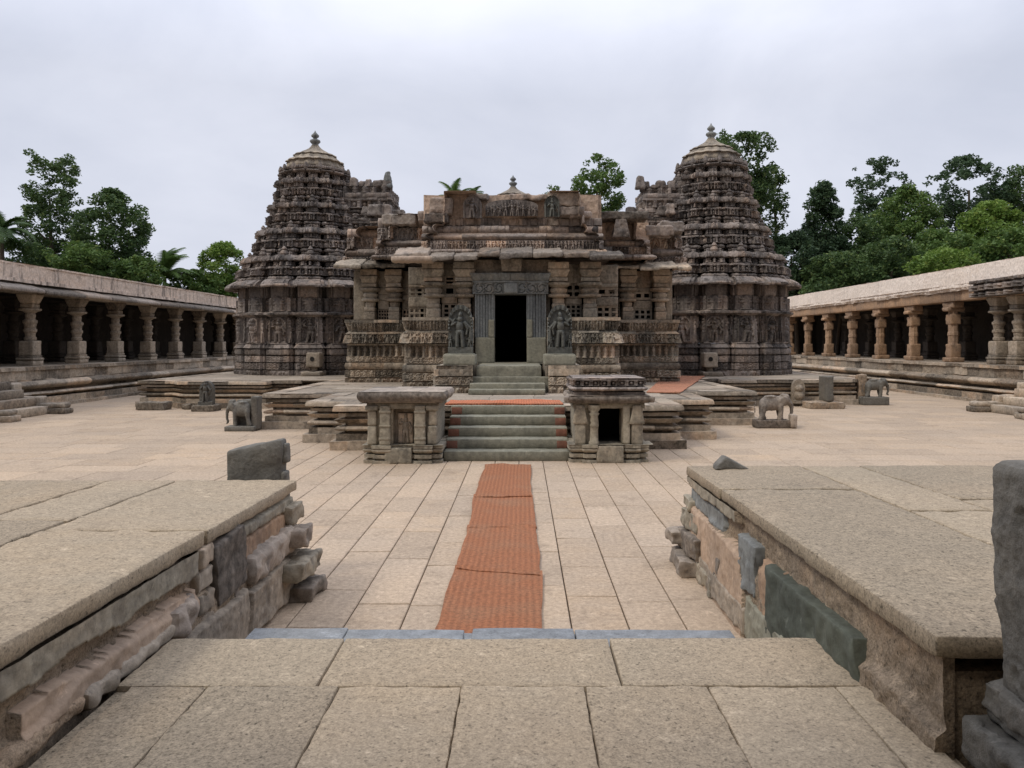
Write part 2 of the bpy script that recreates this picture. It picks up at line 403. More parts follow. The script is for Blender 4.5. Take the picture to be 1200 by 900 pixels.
M['paving'] = stone('courtyard_paving', (0.425, 0.327, 0.234), (0.394, 0.309, 0.228), (0.168, 0.127, 0.089), (0.446, 0.319, 0.203), .45, .42, .0, fine=24., bumps=.14, blk=.09, bdist=.004, speck=.12)
M['joint'] = stone('joint_dirt', (0.213, 0.167, 0.121), (0.173, 0.140, 0.107), (0.068, 0.056, 0.045), (0.203, 0.151, 0.112), .2, .3, .0, blk=0)
M['top'] = stone('platform_top', (0.338, 0.277, 0.212), (0.288, 0.245, 0.194), (0.144, 0.126, 0.112), (0.324, 0.238, 0.180), .4, .4, .0, blk=.2, speck=.1)
M['bluestep'] = stone('blue_grey_step', (0.238, 0.251, 0.264), (0.211, 0.220, 0.224), (0.114, 0.119, 0.114), (0.255, 0.229, 0.194), .2, .3, .0, blk=.15, speck=.12)
def plain(name, c, rough=.9):
    m, nt, bs = new_mat(name, rough); bs.inputs['Base Color'].default_value = tuple(c) + (1,); return m
M['inside'] = plain('shade_dark_interior', (.03, .027, .024), 1.)  # near-black colour that paints the shade inside rooms and holes
M['red_paint'] = stone('faded_red_oxide', (0.255, 0.107, 0.070), (0.203, 0.099, 0.070), (0.090, 0.066, 0.054), (0.270, 0.132, 0.083), .3, .4, .2, blk=.1)
def mat_cloth(name, A, B, along='y', period=.055):
    m, nt, bs = new_mat(name, .95); v = coords(nt)
    w = nt.nodes.new('ShaderNodeTexWave'); w.wave_type = 'BANDS'; w.bands_direction = 'X'; w.inputs['Scale'].default_value = 1 / period * .32; w.inputs['Distortion'].default_value = .9; w.inputs['Detail'].default_value = 2
    nt.links.new(v, w.inputs['Vector'])
    n = noise(nt, v, 38., 3.); n2 = noise(nt, v, 1.6, 5., .65); n3 = noise(nt, coords(nt, (110, 330, 60)), 1., 2.)
    c = mixc(nt, ramp(nt, w.outputs['Fac'], .2, .9, 0, .5), A, B)
    c = mixc(nt, ramp(nt, n2, .46, .72, 0, .5), c, (.27, .165, .10))
    hv = nt.nodes.new('ShaderNodeHueSaturation'); nt.links.new(c, hv.inputs['Color'])
    nt.links.new(math_(nt, 'ADD', ramp(nt, n, .3, .7, .7, 1.2), ramp(nt, n3, .3, .7, -.2, .2)), hv.inputs['Value']); nt.links.new(hv.outputs[0], bs.inputs['Base Color'])
    bp = nt.nodes.new('ShaderNodeBump'); bp.inputs['Strength'].default_value = .6; bp.inputs['Distance'].default_value = .012
    nt.links.new(math_(nt, 'ADD', w.outputs['Fac'], math_(nt, 'MULTIPLY', n3, .6)), bp.inputs['Height']); nt.links.new(bp.outputs[0], bs.inputs['Normal'])
    return m
M['mat'] = mat_cloth('coir_matting', (.33, .135, .066), (.235, .098, .05))
M['walkmat'] = mat_cloth('dusty_coir_matting', (.47, .215, .13), (.38, .165, .105))
M['redmat'] = mat_cloth('red_coir_matting', (.50, .17, .085), (.40, .135, .07))
def mat_leaf(name, A, B, C_):
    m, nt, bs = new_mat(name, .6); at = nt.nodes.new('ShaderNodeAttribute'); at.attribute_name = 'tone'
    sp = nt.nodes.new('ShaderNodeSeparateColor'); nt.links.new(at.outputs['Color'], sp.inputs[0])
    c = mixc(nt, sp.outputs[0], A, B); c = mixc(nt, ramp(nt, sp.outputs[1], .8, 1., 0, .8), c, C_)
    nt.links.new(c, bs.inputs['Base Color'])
    tr = nt.nodes.new('ShaderNodeBsdfTranslucent'); nt.links.new(c, tr.inputs[0]); ms = nt.nodes.new('ShaderNodeMixShader'); ms.inputs[0].default_value = .3
    nt.links.new(bs.outputs[0], ms.inputs[1]); nt.links.new(tr.outputs[0], ms.inputs[2]); nt.links.new(ms.outputs[0], nt.nodes['Material Output'].inputs[0])
    return m
M['leaf_dark'] = mat_leaf('dark_leaves', (0.035, 0.070, 0.026), (0.095, 0.155, 0.051), (0.189, 0.243, 0.068))
M['leaf_mid'] = mat_leaf('green_leaves', (0.049, 0.097, 0.027), (0.121, 0.196, 0.049), (0.230, 0.284, 0.068))
M['leaf_bright'] = mat_leaf('bright_leaves', (0.081, 0.155, 0.030), (0.189, 0.284, 0.057), (0.311, 0.378, 0.088))
M['leaf_blue'] = mat_leaf('bluish_leaves', (0.030, 0.058, 0.030), (0.068, 0.115, 0.054), (0.121, 0.176, 0.074))
M['bark'] = stone('tree_bark', (.13, .10, .075), (.10, .08, .062), (.05, .042, .035), (.17, .13, .09), .3, .3, .3)
# ================================================================== SETTING: ground and paving
m = Mesh(); g = 400.
P = np.array([[(x, y, -.06) for x in np.linspace(-g, g, 12)] for y in np.linspace(-g, g * 1.6, 12)]); m.grid(P)
tag(m.build('ground', M['joint']), kind='structure')
rg = random.Random(4)
# the six-point layout of the platform; the paving stops under it
PLAT = [(-12.3, 46), (-12.3, 25.0), (-11.3, 25.0), (-10.75, 24.35), (-8.2, 24.35), (-8.2, 25.0), (-7.3, 25.0), (-7.3, 25.6), (-6.1, 25.6), (-6.1, 18.6), (-4.35, 18.6), (-4.35, 16.1), (-3.5, 16.1),
        (-3.5, 14.95), (3.0, 14.95), (3.0, 15.4), (3.05, 16.6), (3.95, 16.6), (3.95, 19.45), (5.75, 19.45), (5.75, 26.0), (6.7, 26.0), (6.7, 25.4), (9.9, 25.4), (9.9, 25.9), (11.15, 25.9), (11.6, 26.6), (11.6, 46)]
PLAT = [p for p in PLAT if p != (3.0, 15.4)]
PLAT[PLAT.index((3.0, 14.95))] = (3.0, 15.1); PLAT[PLAT.index((-3.5, 14.95))] = (-3.5, 14.95)
m = Mesh()
def slab(m, x0, x1, y0, y1, z=0., th=.05, gap=.005, rg=rg, hz=.004):
    x0 += gap; x1 -= gap; y0 += gap; y1 -= gap; b = .006
    t = (rg.random(), rg.random(), 0.); dz = [z + rg.uniform(-hz, hz) for _ in range(4)]
    V = [(x0, y0, z - th), (x1, y0, z - th), (x1, y1, z - th), (x0, y1, z - th),
         (x0, y0, dz[0] - b), (x1, y0, dz[1] - b), (x1, y1, dz[2] - b), (x0, y1, dz[3] - b),
         (x0 + b, y0 + b, dz[0]), (x1 - b, y0 + b, dz[1]), (x1 - b, y1 - b, dz[2]), (x0 + b, y1 - b, dz[3])]
    q = [(8, 9, 10, 11)]
    for k in range(4):
        k2 = (k + 1) % 4; q += [(k, k2, 4 + k2, 4 + k), (4 + k, 4 + k2, 8 + k2, 8 + k)]
    m.add(V, quads=q, tone=t)
W0 = .415; x = -4.62; nrow = 20
for r in range(nrow):                    # courses that run towards the temple
    y = 4.4 - rg.random() * .6
    while y < 18.4:
        L = rg.choice([.8, .95, 1.1, 1.25]) * rg.uniform(.9, 1.1)
        if not (y > 16.2 and abs(x) < 3): slab(m, x, x + W0, y, y + L)
        y += L
    x += W0
xr = x
def side(xa, xb):                        # courses that run across the court
    y = 4.0
    while y < 52:
        d = rg.choice([.55, .6, .7, .8]); x = xa
        jit = rg.random()
        x -= jit
        while x < xb:
            L = rg.uniform(.9, 1.6); a, b = max(x, xa), min(x + L, xb)
            inside = y > 26 and abs((a + b) / 2 + .3) < 11.4
            if b - a > .05 and not inside: slab(m, a, b, y, y + d, gap=.004, hz=.003)
            x += L
        y += d
side(-17.5, -4.62); side(xr, 18.)
tag(m.build('courtyard_paving', M['paving']), kind='structure')

# the raised floor of the gateway, where the photographer stands
m = Mesh(); FZ = .5
xs = [-1.78, -1.43, -.835, -.277, .283, .843, 1.42, 1.62]
m2 = Mesh()
for a, b in zip(xs[:-1], xs[1:]):
    m.rbox(a + .0025, b - .0025, 2.05, 3.491, FZ - .16, FZ + rg.uniform(-.003, .003), r=.008, step=.035, rough=.010, seed=rg.randint(0, 999), tone=(rg.random(), rg.random(), 0), nscale=11, maxn=60)
    m.rbox(a + .004, b - .004, .4, 2.045, FZ - .16, FZ, r=.012, step=.2, rough=.004, tone=(rg.random(), rg.random(), 0))
for a, b in ((-1.85, -.94), (-.932, .452), (.46, 1.66)):
    m.rbox(a, b, 3.497, 4.06, FZ - .16, FZ + rg.uniform(-.003, .004), r=.009, step=.05, rough=.007, seed=rg.randint(0, 999), tone=(rg.random(), rg.random(), 0), nscale=9, maxn=60)
m.rbox(-8, -1.86, -5.0, 2.6, FZ - .16, FZ - .002, r=.01, step=1., rough=0); m.rbox(1.67, 8, -5, 2.6, FZ - .16, FZ - .002, r=.01, step=1., rough=0)
m.rbox(-1.85, 1.66, -5, .39, FZ - .16, FZ - .001, r=.01, step=1., rough=0)
m.box(-8, 8, -5, 2.55, 0, FZ - .165, tone=(.4, .3, 0)); m.box(-1.85, 1.66, 2.56, 4.0, 0, FZ - .03, tone=(0, 0, 0))
tag(m.build('gateway_floor', M['granite']), kind='structure')
m = Mesh()
for k, (y1, z) in enumerate(((4.63, .34), (5.0, .17))):
    for a, b in ((-1.62, -1.05), (-1.045, -.345), (-.30, .31), (.315, 1.25)) if k == 0 else ((-1.6, .1), (.11, 1.2)):
        m.rbox(a, b, 4.0, y1 + rg.uniform(-.015, .015), z - .17, z, r=.012, step=.08, rough=.006, seed=rg.randint(0, 99), tone=(rg.random() * .6 + .2, rg.random(), 0))
tag(m.build('gateway_steps', M['bluestep']), kind='structure')
# the gateway hall behind and above the camera (it keeps the daylight off the near floor)
m = Mesh()
m.box(-8, 8, -6, 1.5, 3.75, 4.2); m.box(-8, 8, -6, -5.2, .5, 3.74); m.box(-8, -7.5, -5.19, 1.45, .5, 3.74); m.box(7.5, 8, -5.19, 1.45, .5, 3.74)
tag(m.build('gateway_hall', M['cloister']), kind='structure')

# ================================================================== side wings of the gateway stair
def wall_d(Y, Z, y0, seed):
    P = np.stack([np.zeros_like(Y), Y, Z], -1)
    d = .030 * fbm(P, 2.6, seed, 4) + .016 * fbm(P, 14, seed + 4, 3)
    edge = .60 + .10 * fbm(P, 1.8, seed + 9, 3)
    return d + .05 * np.clip((edge - Z) / .03, 0, 1)
def wing(side_, x_in, x_out, y0, y1, label):
    t = thing('stone_wing', label, 'parapet wing', ((x_in + x_out) / 2, (y0 + y1) / 2, 0))
    sg = 1 if x_out > x_in else -1
    zt = lambda y: .955 - .013 * (y - y0)        # the top falls a little towards the court
    rr = random.Random(31 if sg > 0 else 17)
    wz = lambda P: np.concatenate([P[:, :, :2], (P[:, :, 2] - .013 * (P[:, :, 1] - y0))[..., None]], -1)
    def sl(a, b, c, d, seed):
        xa, xb = sorted((x_in + sg * a, x_in + sg * b)); mm = Mesh()
        mm.rbox(xa + .004, xb - .004, c + .004, d - .004, .955 - .088, .955 + rr.uniform(-.003, .003), r=.014, step=.06, rough=.016, seed=seed, nscale=10, tone=(rr.uniform(.1, .9), rr.random(), 0), maxn=60, warp=wz)
        mm.build('coping_slab', M['granite'], t)
    if sg > 0:
        yb = [y0, y1 - 1.28, y1]
        sl(0, 1.06, y0, y1 - 1.25, 1); sl(-.01, 1.06, y1 - 1.245, y1, 2)
        sl(1.065, 1.62, y0 + .02, 5.2, 3); sl(1.065, 1.62, 5.21, y1 - .03, 4); sl(1.625, 3.4, y0 + .02, 5.6, 5); sl(1.625, 3.4, 5.61, y1, 6); sl(3.41, 6.3, y0, 5.0, 7); sl(3.41, 6.3, 5.01, y1, 8)
    else:
        sl(0, 1.0, y0 - .6, 4.62, 1); sl(-.01, .99, 4.625, y1, 2)
        sl(1.01, 1.5, y0 - .6, 4.9, 3); sl(1.0, 1.55, 4.91, y1 - .02, 4); sl(1.56, 2.9, y0 - .6, 4.4, 5); sl(1.56, 2.9, 4.41, y1 - .02, 6); sl(2.91, 6., y0, 4.9, 7); sl(2.91, 6., 4.91, y1 - .02, 8)
    # core wall, rough, its inner face a little behind the slab edge, in layers of plaster over rubble
    mm = Mesh(); xf = x_in + sg * .05
    ya = y0 + .03 if sg > 0 else y0 - .58
    Y = np.linspace(ya, y1 - .06, int((y1 - .06 - ya) / .011)); Z = np.linspace(0, .868, 78)
    YY, ZZ = np.meshgrid(Y, Z); Pn = np.stack([np.zeros_like(YY), YY, ZZ], -1)
    D = wall_d(YY, ZZ, y0, 3 if sg > 0 else 8)
    n1 = fbm(Pn, 2.2, 61, 3); n2 = fbm(Pn, 9., 62, 3); cl = np.zeros_like(YY, dtype=int)
    if sg > 0:
        cl[(YY > 5.42 + .15 * n1) & (ZZ < .60 + .05 * n1 + .03 * n2)] = 1
        cl[(ZZ > .78 + .05 * n1) & (YY > 5.6)] = 2
    else:
        lo = .60 + .10 * n1 - .02 * (YY - 3)
        cl[ZZ > .74 + .07 * n1 + .02 * n2] = 2
        cl[(ZZ < .74 + .07 * n1 + .02 * n2 - .012) & (ZZ > .655 + .022 * n2 + .05 * n1)] = 0
        cl[(ZZ < .655 + .022 * n2 + .05 * n1) & (ZZ > .53 + .02 * n2) & (YY > 2.9)] = 1
        cl[(YY > 4.48)] = 0
    D = np.where(cl == 1, D * .5 + .050 + .006 * n2, np.where(cl == 2, D * .4 + .062 + .004 * n2, D))
    zz = ZZ - .013 * (YY - y0) * (ZZ / .868)
    P = np.stack([xf - sg * D, YY, zz], -1)
    tn = np.stack([.45 + .35 * vnoise(Pn, 1.7, 5), .5 + .5 * vnoise(Pn, 2.3, 6), np.zeros_like(YY)], -1)
    mm.grid(P, tone=tn, smooth=True, flip=(sg < 0), mi=cl[:-1, :-1].ravel())
    xa, xb = sorted((xf + sg * .02, x_out)); z1 = .86 - .013 * (y1 - y0)
    mm.box(xa, xb, ya + .01, y1 - .07, 0, z1, tone=(.4, .5, 0))
    E = P[:, 0].copy(); E[:, 0] = xf + sg * .04; mm.grid(np.stack([P[:, 0], E]), flip=(sg > 0)); E = P[:, -1].copy(); E[:, 0] = xf + sg * .04; mm.grid(np.stack([P[:, -1], E]), flip=(sg < 0))
    mm.build('wall', [M['wall_granite'], M['orange_plaster'], M['shrine']], t)
    return t, xf, sg
def patch(t, xf, sg, mat, ya, yb, za, zb, proud, name, label=None, rag=.05, seed=0, rough=.01):
    """a facing or plaster layer with broken, ragged edges lying on the wall"""
    Y, Z = np.meshgrid(np.linspace(ya - .06, yb + .06, int((yb - ya + .12) / .016)), np.linspace(max(0.01, za - .06), zb + .06, int((zb - za + .12) / .016)))
    P = np.stack([Y * 0 + seed, Y, Z], -1)
    sd = np.minimum(np.minimum(Y - ya, yb - Y), np.minimum(Z - za, zb - Z)) + rag * 1.2 * fbm(P, 4.5, seed, 4)
    mk = np.clip(sd / .012, 0, 1); D = wall_d(Y, Z, 2.9, 3 if sg > 0 else 8)
    off = np.where(mk > 0, D * .45 + .012 + proud * np.clip(mk * 1.6, 0, 1) + rough * .8 * fbm(P, 22, seed + 2, 3) + rough * .7 * fbm(P, 6, seed + 7, 2), D - .05)
    q = Mesh(); PP = np.stack([xf - sg * off, Y, Z - .013 * (Y - 2.9) * Z / .868], -1); q.grid(PP, smooth=True, flip=sg < 0, tone=(.5, .5, 0))
    o = q.build(name, mat, t)
    if label: o['label'] = label
def facing(t, xf, sg, mat, y0, y1, z0, z1, proud, name='facing_stone', label=None, r=.012, rough=.014, seed=0, tilt=0., depth=None, yaw=0.):
    mm = Mesh(); d = depth or proud + .06
    xa, xb = sorted((xf - sg * proud, xf - sg * proud + sg * d))
    c = Vector(((xa + xb) / 2, (y0 + y1) / 2, (z0 + z1) / 2))
    Mx = Matrix.Translation(c) @ Matrix.Rotation(R(tilt), 4, 'X') @ Matrix.Rotation(R(yaw), 4, 'Z') @ Matrix.Translation(-c)
    def chip(P):
        n = fbm(P, 4.5, seed + 40, 2)[..., None]; n2 = vnoise(P, 20, seed + 41)[..., None]
        return P + (c.y - P[..., 1:2]) * np.array([0, 1, 0]) * (.10 * n) + np.array([sg, 0, 0]) * (.022 * np.abs(n) + .006 * n2)
    mm.rbox(xa, xb, y0, y1, z0, z1, r=r, step=.022, rough=rough, seed=seed, nscale=12, M=Mx, maxn=60, warp=chip)
    o = mm.build(name, mat, t)
    if label: o['label'] = label
    return o
t, xf, sg = wing(1, 1.56, 8.0, 2.9, 7.28, 'granite topped stair wing right of the steps, dark schist panel low on its inner face')
facing(t, xf, sg, M['schist'], 3.54, 4.86, .24, .665, .078, 'schist_panel', 'dark green schist panel', seed=3, rough=.02, tilt=-1.5, r=.012)
patch(t, xf, sg, M['blue'], 6.02, 7.2, .60, .76, .02, 'facing_stone', 'grey soapstone block at the top', rag=.018, seed=14)
facing(t, xf, sg, M['blue'], 5.12, 5.5, .36, .70, .075, 'carved_block', 'grey carved block', seed=6, rough=.03)
patch(t, xf, sg, M['sand'], 4.70, 5.08, .10, .66, .02, 'plaster_patch', rag=.04, seed=7)
patch(t, xf, sg, M['platform'], 5.3, 7.2, .02, .24, .05, 'facing_stone', rag=.03, seed=8)
patch(t, xf, sg, M['green'], 4.2, 5.3, .02, .33, .04, 'facing_stone', rag=.03, seed=9)
for k, (ya, yb, za, zb, pr) in enumerate(((6.0, 6.6, .17, .34, .06), (6.75, 7.27, .36, .52, .10), (6.62, 7.3, .16, .34, .14), (6.2, 6.7, 0, .15, .10), (6.72, 7.3, 0, .14, .22), (7.0, 7.3, .53, .62, .09), (7.12, 7.34, .2, .31, .24))):
    facing(t, xf, sg, M['shrine'] if k % 2 else M['eave'], ya, yb, za, zb, pr, 'moulding_stone', seed=20 + k, r=.012, rough=.03, tilt=(k * 37 % 9) - 4, yaw=(k * 53 % 11) - 5)
t, xf, sg = wing(-1, -1.9, -8.4, 2.9, 6.47, 'granite topped stair wing left of the steps, leaning carved slab in its broken face')
facing(t, xf, sg, M['cloister'], 3.3, 4.2, .48, .555, .10, 'base_moulding', seed=14, rough=.03, r=.03)
facing(t, xf, sg, M['wall_granite'], 2.3, 3.28, .48, .56, .09, 'base_moulding', seed=17, rough=.03, r=.03)
facing(t, xf, sg, M['eave'], 4.1, 4.45, .45, .62, .10, 'rubble_stone', seed=15, rough=.06, r=.05, yaw=8)
facing(t, xf, sg, M['eave'], 4.76, 5.16, .44, .83, .09, 'leaning_slab', 'carved slab leaning outward', seed=16, tilt=8, yaw=-5)
for k in range(4): facing(t, xf, sg, M['cloister'], 4.52, 4.74, .30 + .14 * k, .42 + .14 * k, .05 + .015 * (k % 2), 'facing_stone', seed=30 + k, r=.02, yaw=k * 5 - 8)
for k in range(3): facing(t, xf, sg, M['eave'], 5.06, 5.26, .36 + .15 * k, .50 + .15 * k, .06, 'facing_stone', seed=36 + k, r=.025, yaw=6 - k * 5)
patch(t, xf, sg, M['sand'], 5.25, 6.40, .58, .74, .03, 'facing_stone', 'reddish sandstone block', rag=.03, seed=40)
patch(t, xf, sg, M['shrine'], 5.25, 6.40, .74, .84, .03, 'facing_stone', rag=.02, seed=41)
facing(t, xf, sg, M['eave'], 5.28, 6.36, .38, .585, .13, 'moulding_stone', 'grey rolled moulding stone', seed=42, r=.05, rough=.03)
patch(t, xf, sg, M['cloister'], 5.26, 6.38, .02, .37, .07, 'facing_stone', rag=.03, seed=43)
patch(t, xf, sg, M['platform'], 4.3, 5.24, .02, .42, .06, 'facing_stone', rag=.03, seed=44)
for k, (ya, yb, za, zb, pr) in enumerate(((6.05, 6.45, .42, .56, .21), (5.95, 6.45, .20, .34, .27), (6.1, 6.45, 0, .12, .30), (6.2, 6.42, .60, .74, .12))):
    facing(t, xf, sg, M['shrine'] if k % 2 else M['eave'], ya, yb, za, zb, pr, 'moulding_stone', seed=50 + k, r=.015, rough=.03, tilt=k * 3 - 4, yaw=5 - k * 4)

# broken uprights by the wings
def loose(name, label, cat, mat, blocks, group=None, loc=None):
    mm = Mesh()
    for b in blocks: mm.rbox(*b[:6], **(b[6] if len(b) > 6 else {}))
    o = mm.build(name, mat, origin=loc or (0, 0, 0)); return tag(o, label, cat, group)
def slant(x0, x1, dz):
    def f(P):
        P = P.copy(); P[..., 2] += dz * (P[..., 0] - x0) / (x1 - x0) * np.clip((P[..., 2] - .3) / .6, 0, 1); return P
    return f
loose('broken_slab', 'broken dark grey slab standing on edge behind the left stair wing', 'broken slab', M['dkstone'],
      [(-2.56, -2.07, 6.62, 6.76, 0, 1.13, dict(r=.03, step=.03, rough=.035, nscale=5, seed=4, warp=slant(-2.56, -2.07, .10))), (-2.09, -2.03, 6.63, 6.75, .55, .95, dict(r=.03, step=.03, rough=.03)), (-2.075, -2.035, 6.64, 6.75, 1.02, 1.19, dict(r=.02, step=.03, rough=.02))], loc=(-2.3, 6.69, 0))
mm = Mesh()
def peak(P):
    P = P.copy(); q = np.clip((P[..., 0] - 1.78) / .30, 0, 1); P[..., 2] = .895 + (P[..., 2] - .895) * np.where(q < .3, .25 + q / .3 * .75, 1 - (q - .3) / .7 * .9); return P
mm.rbox(1.78, 2.08, 7.04, 7.2, .895, 1.02, r=.03, step=.025, rough=.02, seed=8, warp=peak)
tag(mm.build('rock_chip', M['dkstone'], origin=(1.93, 7.12, .89)), 'small pointed dark rock lying on the far edge of the right stair wing', 'rock')
mm = Mesh()
p = thing('broken_pillar', 'dark weathered pillar stump at the right edge, beside the right stair wing', 'pillar', (1.95, 2.66, .5))
def pits(q, k=1.):
    for i, V in enumerate(q.v):
        c = np.array([1.95, 2.66, 0]); N = V - c; N[:, 2] = 0; N /= np.maximum(np.linalg.norm(N, axis=1, keepdims=True), .02)
        q.v[i] = V + k * N * (.010 * fbm(V, 5, 3, 4) + .005 * fbm(V, 30, 8, 3) - .014 * np.clip((vnoise(V, 15, 5) - .6) / .12, 0, 1) - .009 * np.clip((vnoise(V, 45, 6) - .55) / .15, 0, 1))[:, None] * (np.linalg.norm(V[:, :2] - c[:2], axis=1, keepdims=True) > .05)
def waist(P):
    P = P.copy(); z = P[..., 2]; k = 1 + .035 * np.exp(-((z - 1.36) / .10) ** 2) - .10 * np.clip((1.18 - z) / .25, 0, 1)
    P[..., 0] = 1.955 + (P[..., 0] - 1.955) * k; P[..., 1] = 2.66 + (P[..., 1] - 2.66) * k; return P
mm = Mesh(); mm.rbox(1.735, 2.175, 2.45, 2.87, .76, 1.635, r=.055, step=.014, rough=.016, nscale=7, seed=5, maxn=60, warp=waist); pits(mm)
mm.build('shaft', M['dkstone'], p)
mm = Mesh()
mm.rbox(1.715, 2.2, 2.43, 2.89, .70, .80, r=.02, step=.016, rough=.03, nscale=8, seed=9, maxn=50); mm.rbox(1.73, 2.18, 2.46, 2.88, .66, .80, r=.02, step=.02, rough=.03, seed=12); mm.rbox(1.66, 2.24, 2.40, 2.89, .5, .66, r=.02, step=.018, rough=.04, seed=7, nscale=8, maxn=50)
for k in range(3): mm.rbox(1.70 + .15 * k, 1.80 + .15 * k, 2.385, 2.46, .56 + .03 * k, .74 + .02 * k, r=.03, step=.02, rough=.03, seed=30 + k)
pits(mm, 1.3)
mm.build('base', M['dkstone'], p)

# ================================================================== mats
def mat_piece(name, pts, z, mat, label, seed, n=(14, 24), thick=.018, wav=.013, origin=None):
    """quad (near-left, near-right, far-right, far-left)"""
    a, b, c, d = [np.array(p, float) for p in pts]
    mm = Mesh(); U, Vv = np.meshgrid(np.linspace(0, 1, n[0]), np.linspace(0, 1, n[1]))
    XY = (a * ((1 - U) * (1 - Vv))[..., None] + b * (U * (1 - Vv))[..., None] + c * (U * Vv)[..., None] + d * ((1 - U) * Vv)[..., None])
    P3 = np.concatenate([XY, np.zeros(U.shape + (1,))], -1)
    XY = XY + .028 * np.stack([fbm(P3, 1.6, seed), fbm(P3, 1.4, seed + 3)], -1)
    Z = z + thick + wav * fbm(P3, 3.0, seed + 5)
    near = np.exp(-(Vv / .03) ** 2) + np.exp(-((1 - Vv) / .03) ** 2); Z = Z + .022 * near * np.maximum(0, .4 + fbm(P3, 3., seed + 8))
    P = np.concatenate([XY, Z[..., None]], -1); mm.grid(P, smooth=True)
    for ring in (P[0], P[-1][::-1], P[:, -1], P[::-1, 0]):
        lo = ring.copy(); lo[:, 2] = z + .001; mm.grid(np.stack([lo, ring]))
    o = mm.build(name, mat, origin=tuple(np.array([*(a + c) / 2, z]))); return tag(o, label, 'mat', 'coir mats laid in a line to the steps' if origin is None else None)
mat_piece('coir_mat', [(-.62, 5.08), (.13, 5.08), (.165, 6.82), (-.60, 6.98)], .004, M['mat'], 'longest coir mat of the red line, nearest the gateway steps', 1)
mat_piece('coir_mat', [(-.60, 6.9), (.165, 6.72), (.15, 8.54), (-.615, 8.6)], .006, M['mat'], 'coir mat second from the gateway in the red line, with skewed near end', 2)
mat_piece('coir_mat', [(-.60, 8.5), (.15, 8.47), (.125, 10.2), (-.645, 10.25)], .008, M['mat'], 'coir mat third from the gateway in the red line', 3)
mat_piece('coir_mat', [(-.645, 10.15), (.125, 10.12), (.138, 12.82), (-.615, 12.82)], .010, M['mat'], 'coir mat of the red line nearest the temple steps', 4)

# ================================================================== platform with its flight of steps
pl = thing('temple_platform', 'stepped grey stone platform with stacked mouldings and front steps, carrying the temple', 'platform', (AX, 20, 0))
mm = Mesh()
B = [dict(z=(0, .17), o=.20, blk=(1.1, .015)), dict(z=(.17, .30), o=.10, blk=(.9, .012)), dict(z=(.30, .35), o=-.06), dict(z=(.35, .445), o=lambda t: .05 + .08 * math.sqrt(max(0, 1 - (2 * t - 1) ** 2)), blk=(1.2, .015), miss=.06),
     dict(z=(.445, .50), o=-.06), dict(z=(.50, .585), o=lambda t: .05 + .09 * t, blk=(1.0, .015), miss=.05), dict(z=(.585, .635), o=-.06), dict(z=(.635, .70), o=.07, blk=(.8, .015)), dict(z=(.70, .745), o=-.04),
     dict(z=(.745, .845), o=lambda t: .11 + .05 * math.sqrt(max(0, 1 - (t * .9) ** 2)), blk=(1.3, .02)), dict(z=(.845, .85), o=lambda t: .14 - .4 * t, flat=1, rough=0)]
carve(mm, PLAT, B, du=.04, dz=.03, seed=3, rough=.016)
mm.build('moulded_side', M['platform'], pl)
mm = Mesh(); rr = random.Random(8)
def inside(x, y, poly):
    c = False; n = len(poly)
    for i in range(n):
        (xa, ya), (xb, yb) = poly[i], poly[(i + 1) % n]
        if (ya > y) != (yb > y) and x < (xb - xa) * (y - ya) / (yb - ya) + xa: c = not c
    return c
mm.poly([(x, y, H - .012) for x, y in PLAT], tone=(.1, .3, 0))
y = 14.9
while y < 34:
    d = rr.uniform(.7, 1.0); x = -12.5 + rr.uniform(-.6, 0)
    while x < 12:
        L = rr.uniform(.9, 1.7)
        if all(inside(a, b, PLAT) for a in (x + .02, x + L - .02) for b in (y + .02, y + d - .02)): slab(mm, x, x + L, y, y + d, z=H, th=.03, gap=.006, rg=rr, hz=.006)
        x += L
    y += d
mm.build('top_paving', M['top'], pl)
st = Mesh()
for k in range(5):
    st.rbox(-1.37, .83, 13.4 + .355 * k, 15.2 + .02 * k, .17 * k + (.002 if k else 0), .17 * (k + 1), r=.02, step=.06, rough=.008, seed=k, tone=(.3 + .1 * k % .5, .4, 0))
so = st.build('step_flight', M['green'], pl)
for k in range(1, 5):
    for sx in (-1.36, .62):
        st = Mesh(); st.rbox(sx, sx + .20, 13.393 + .355 * k, 13.5 + .355 * k, .17 * k + .006, .17 * (k + 1) - .03, r=.004, step=.05, rough=.003, seed=k)
        st.build('painted_patch', M['red_paint'], so)
mat_piece('doorway_mat', [(-1.5, 14.98), (.80, 14.98), (.78, 15.95), (-1.5, 15.95)], H + .006, M['redmat'], 'orange red mat laid across the top of the platform steps', 6, origin=1)
mat_piece('walkway_mat', [(3.0, 18.6), (3.75, 18.3), (6.55, 27.6), (5.2, 28.0)], H + .008, M['walkmat'], 'long orange red mat running back beside the right tower', 7, n=(12, 60), origin=1)

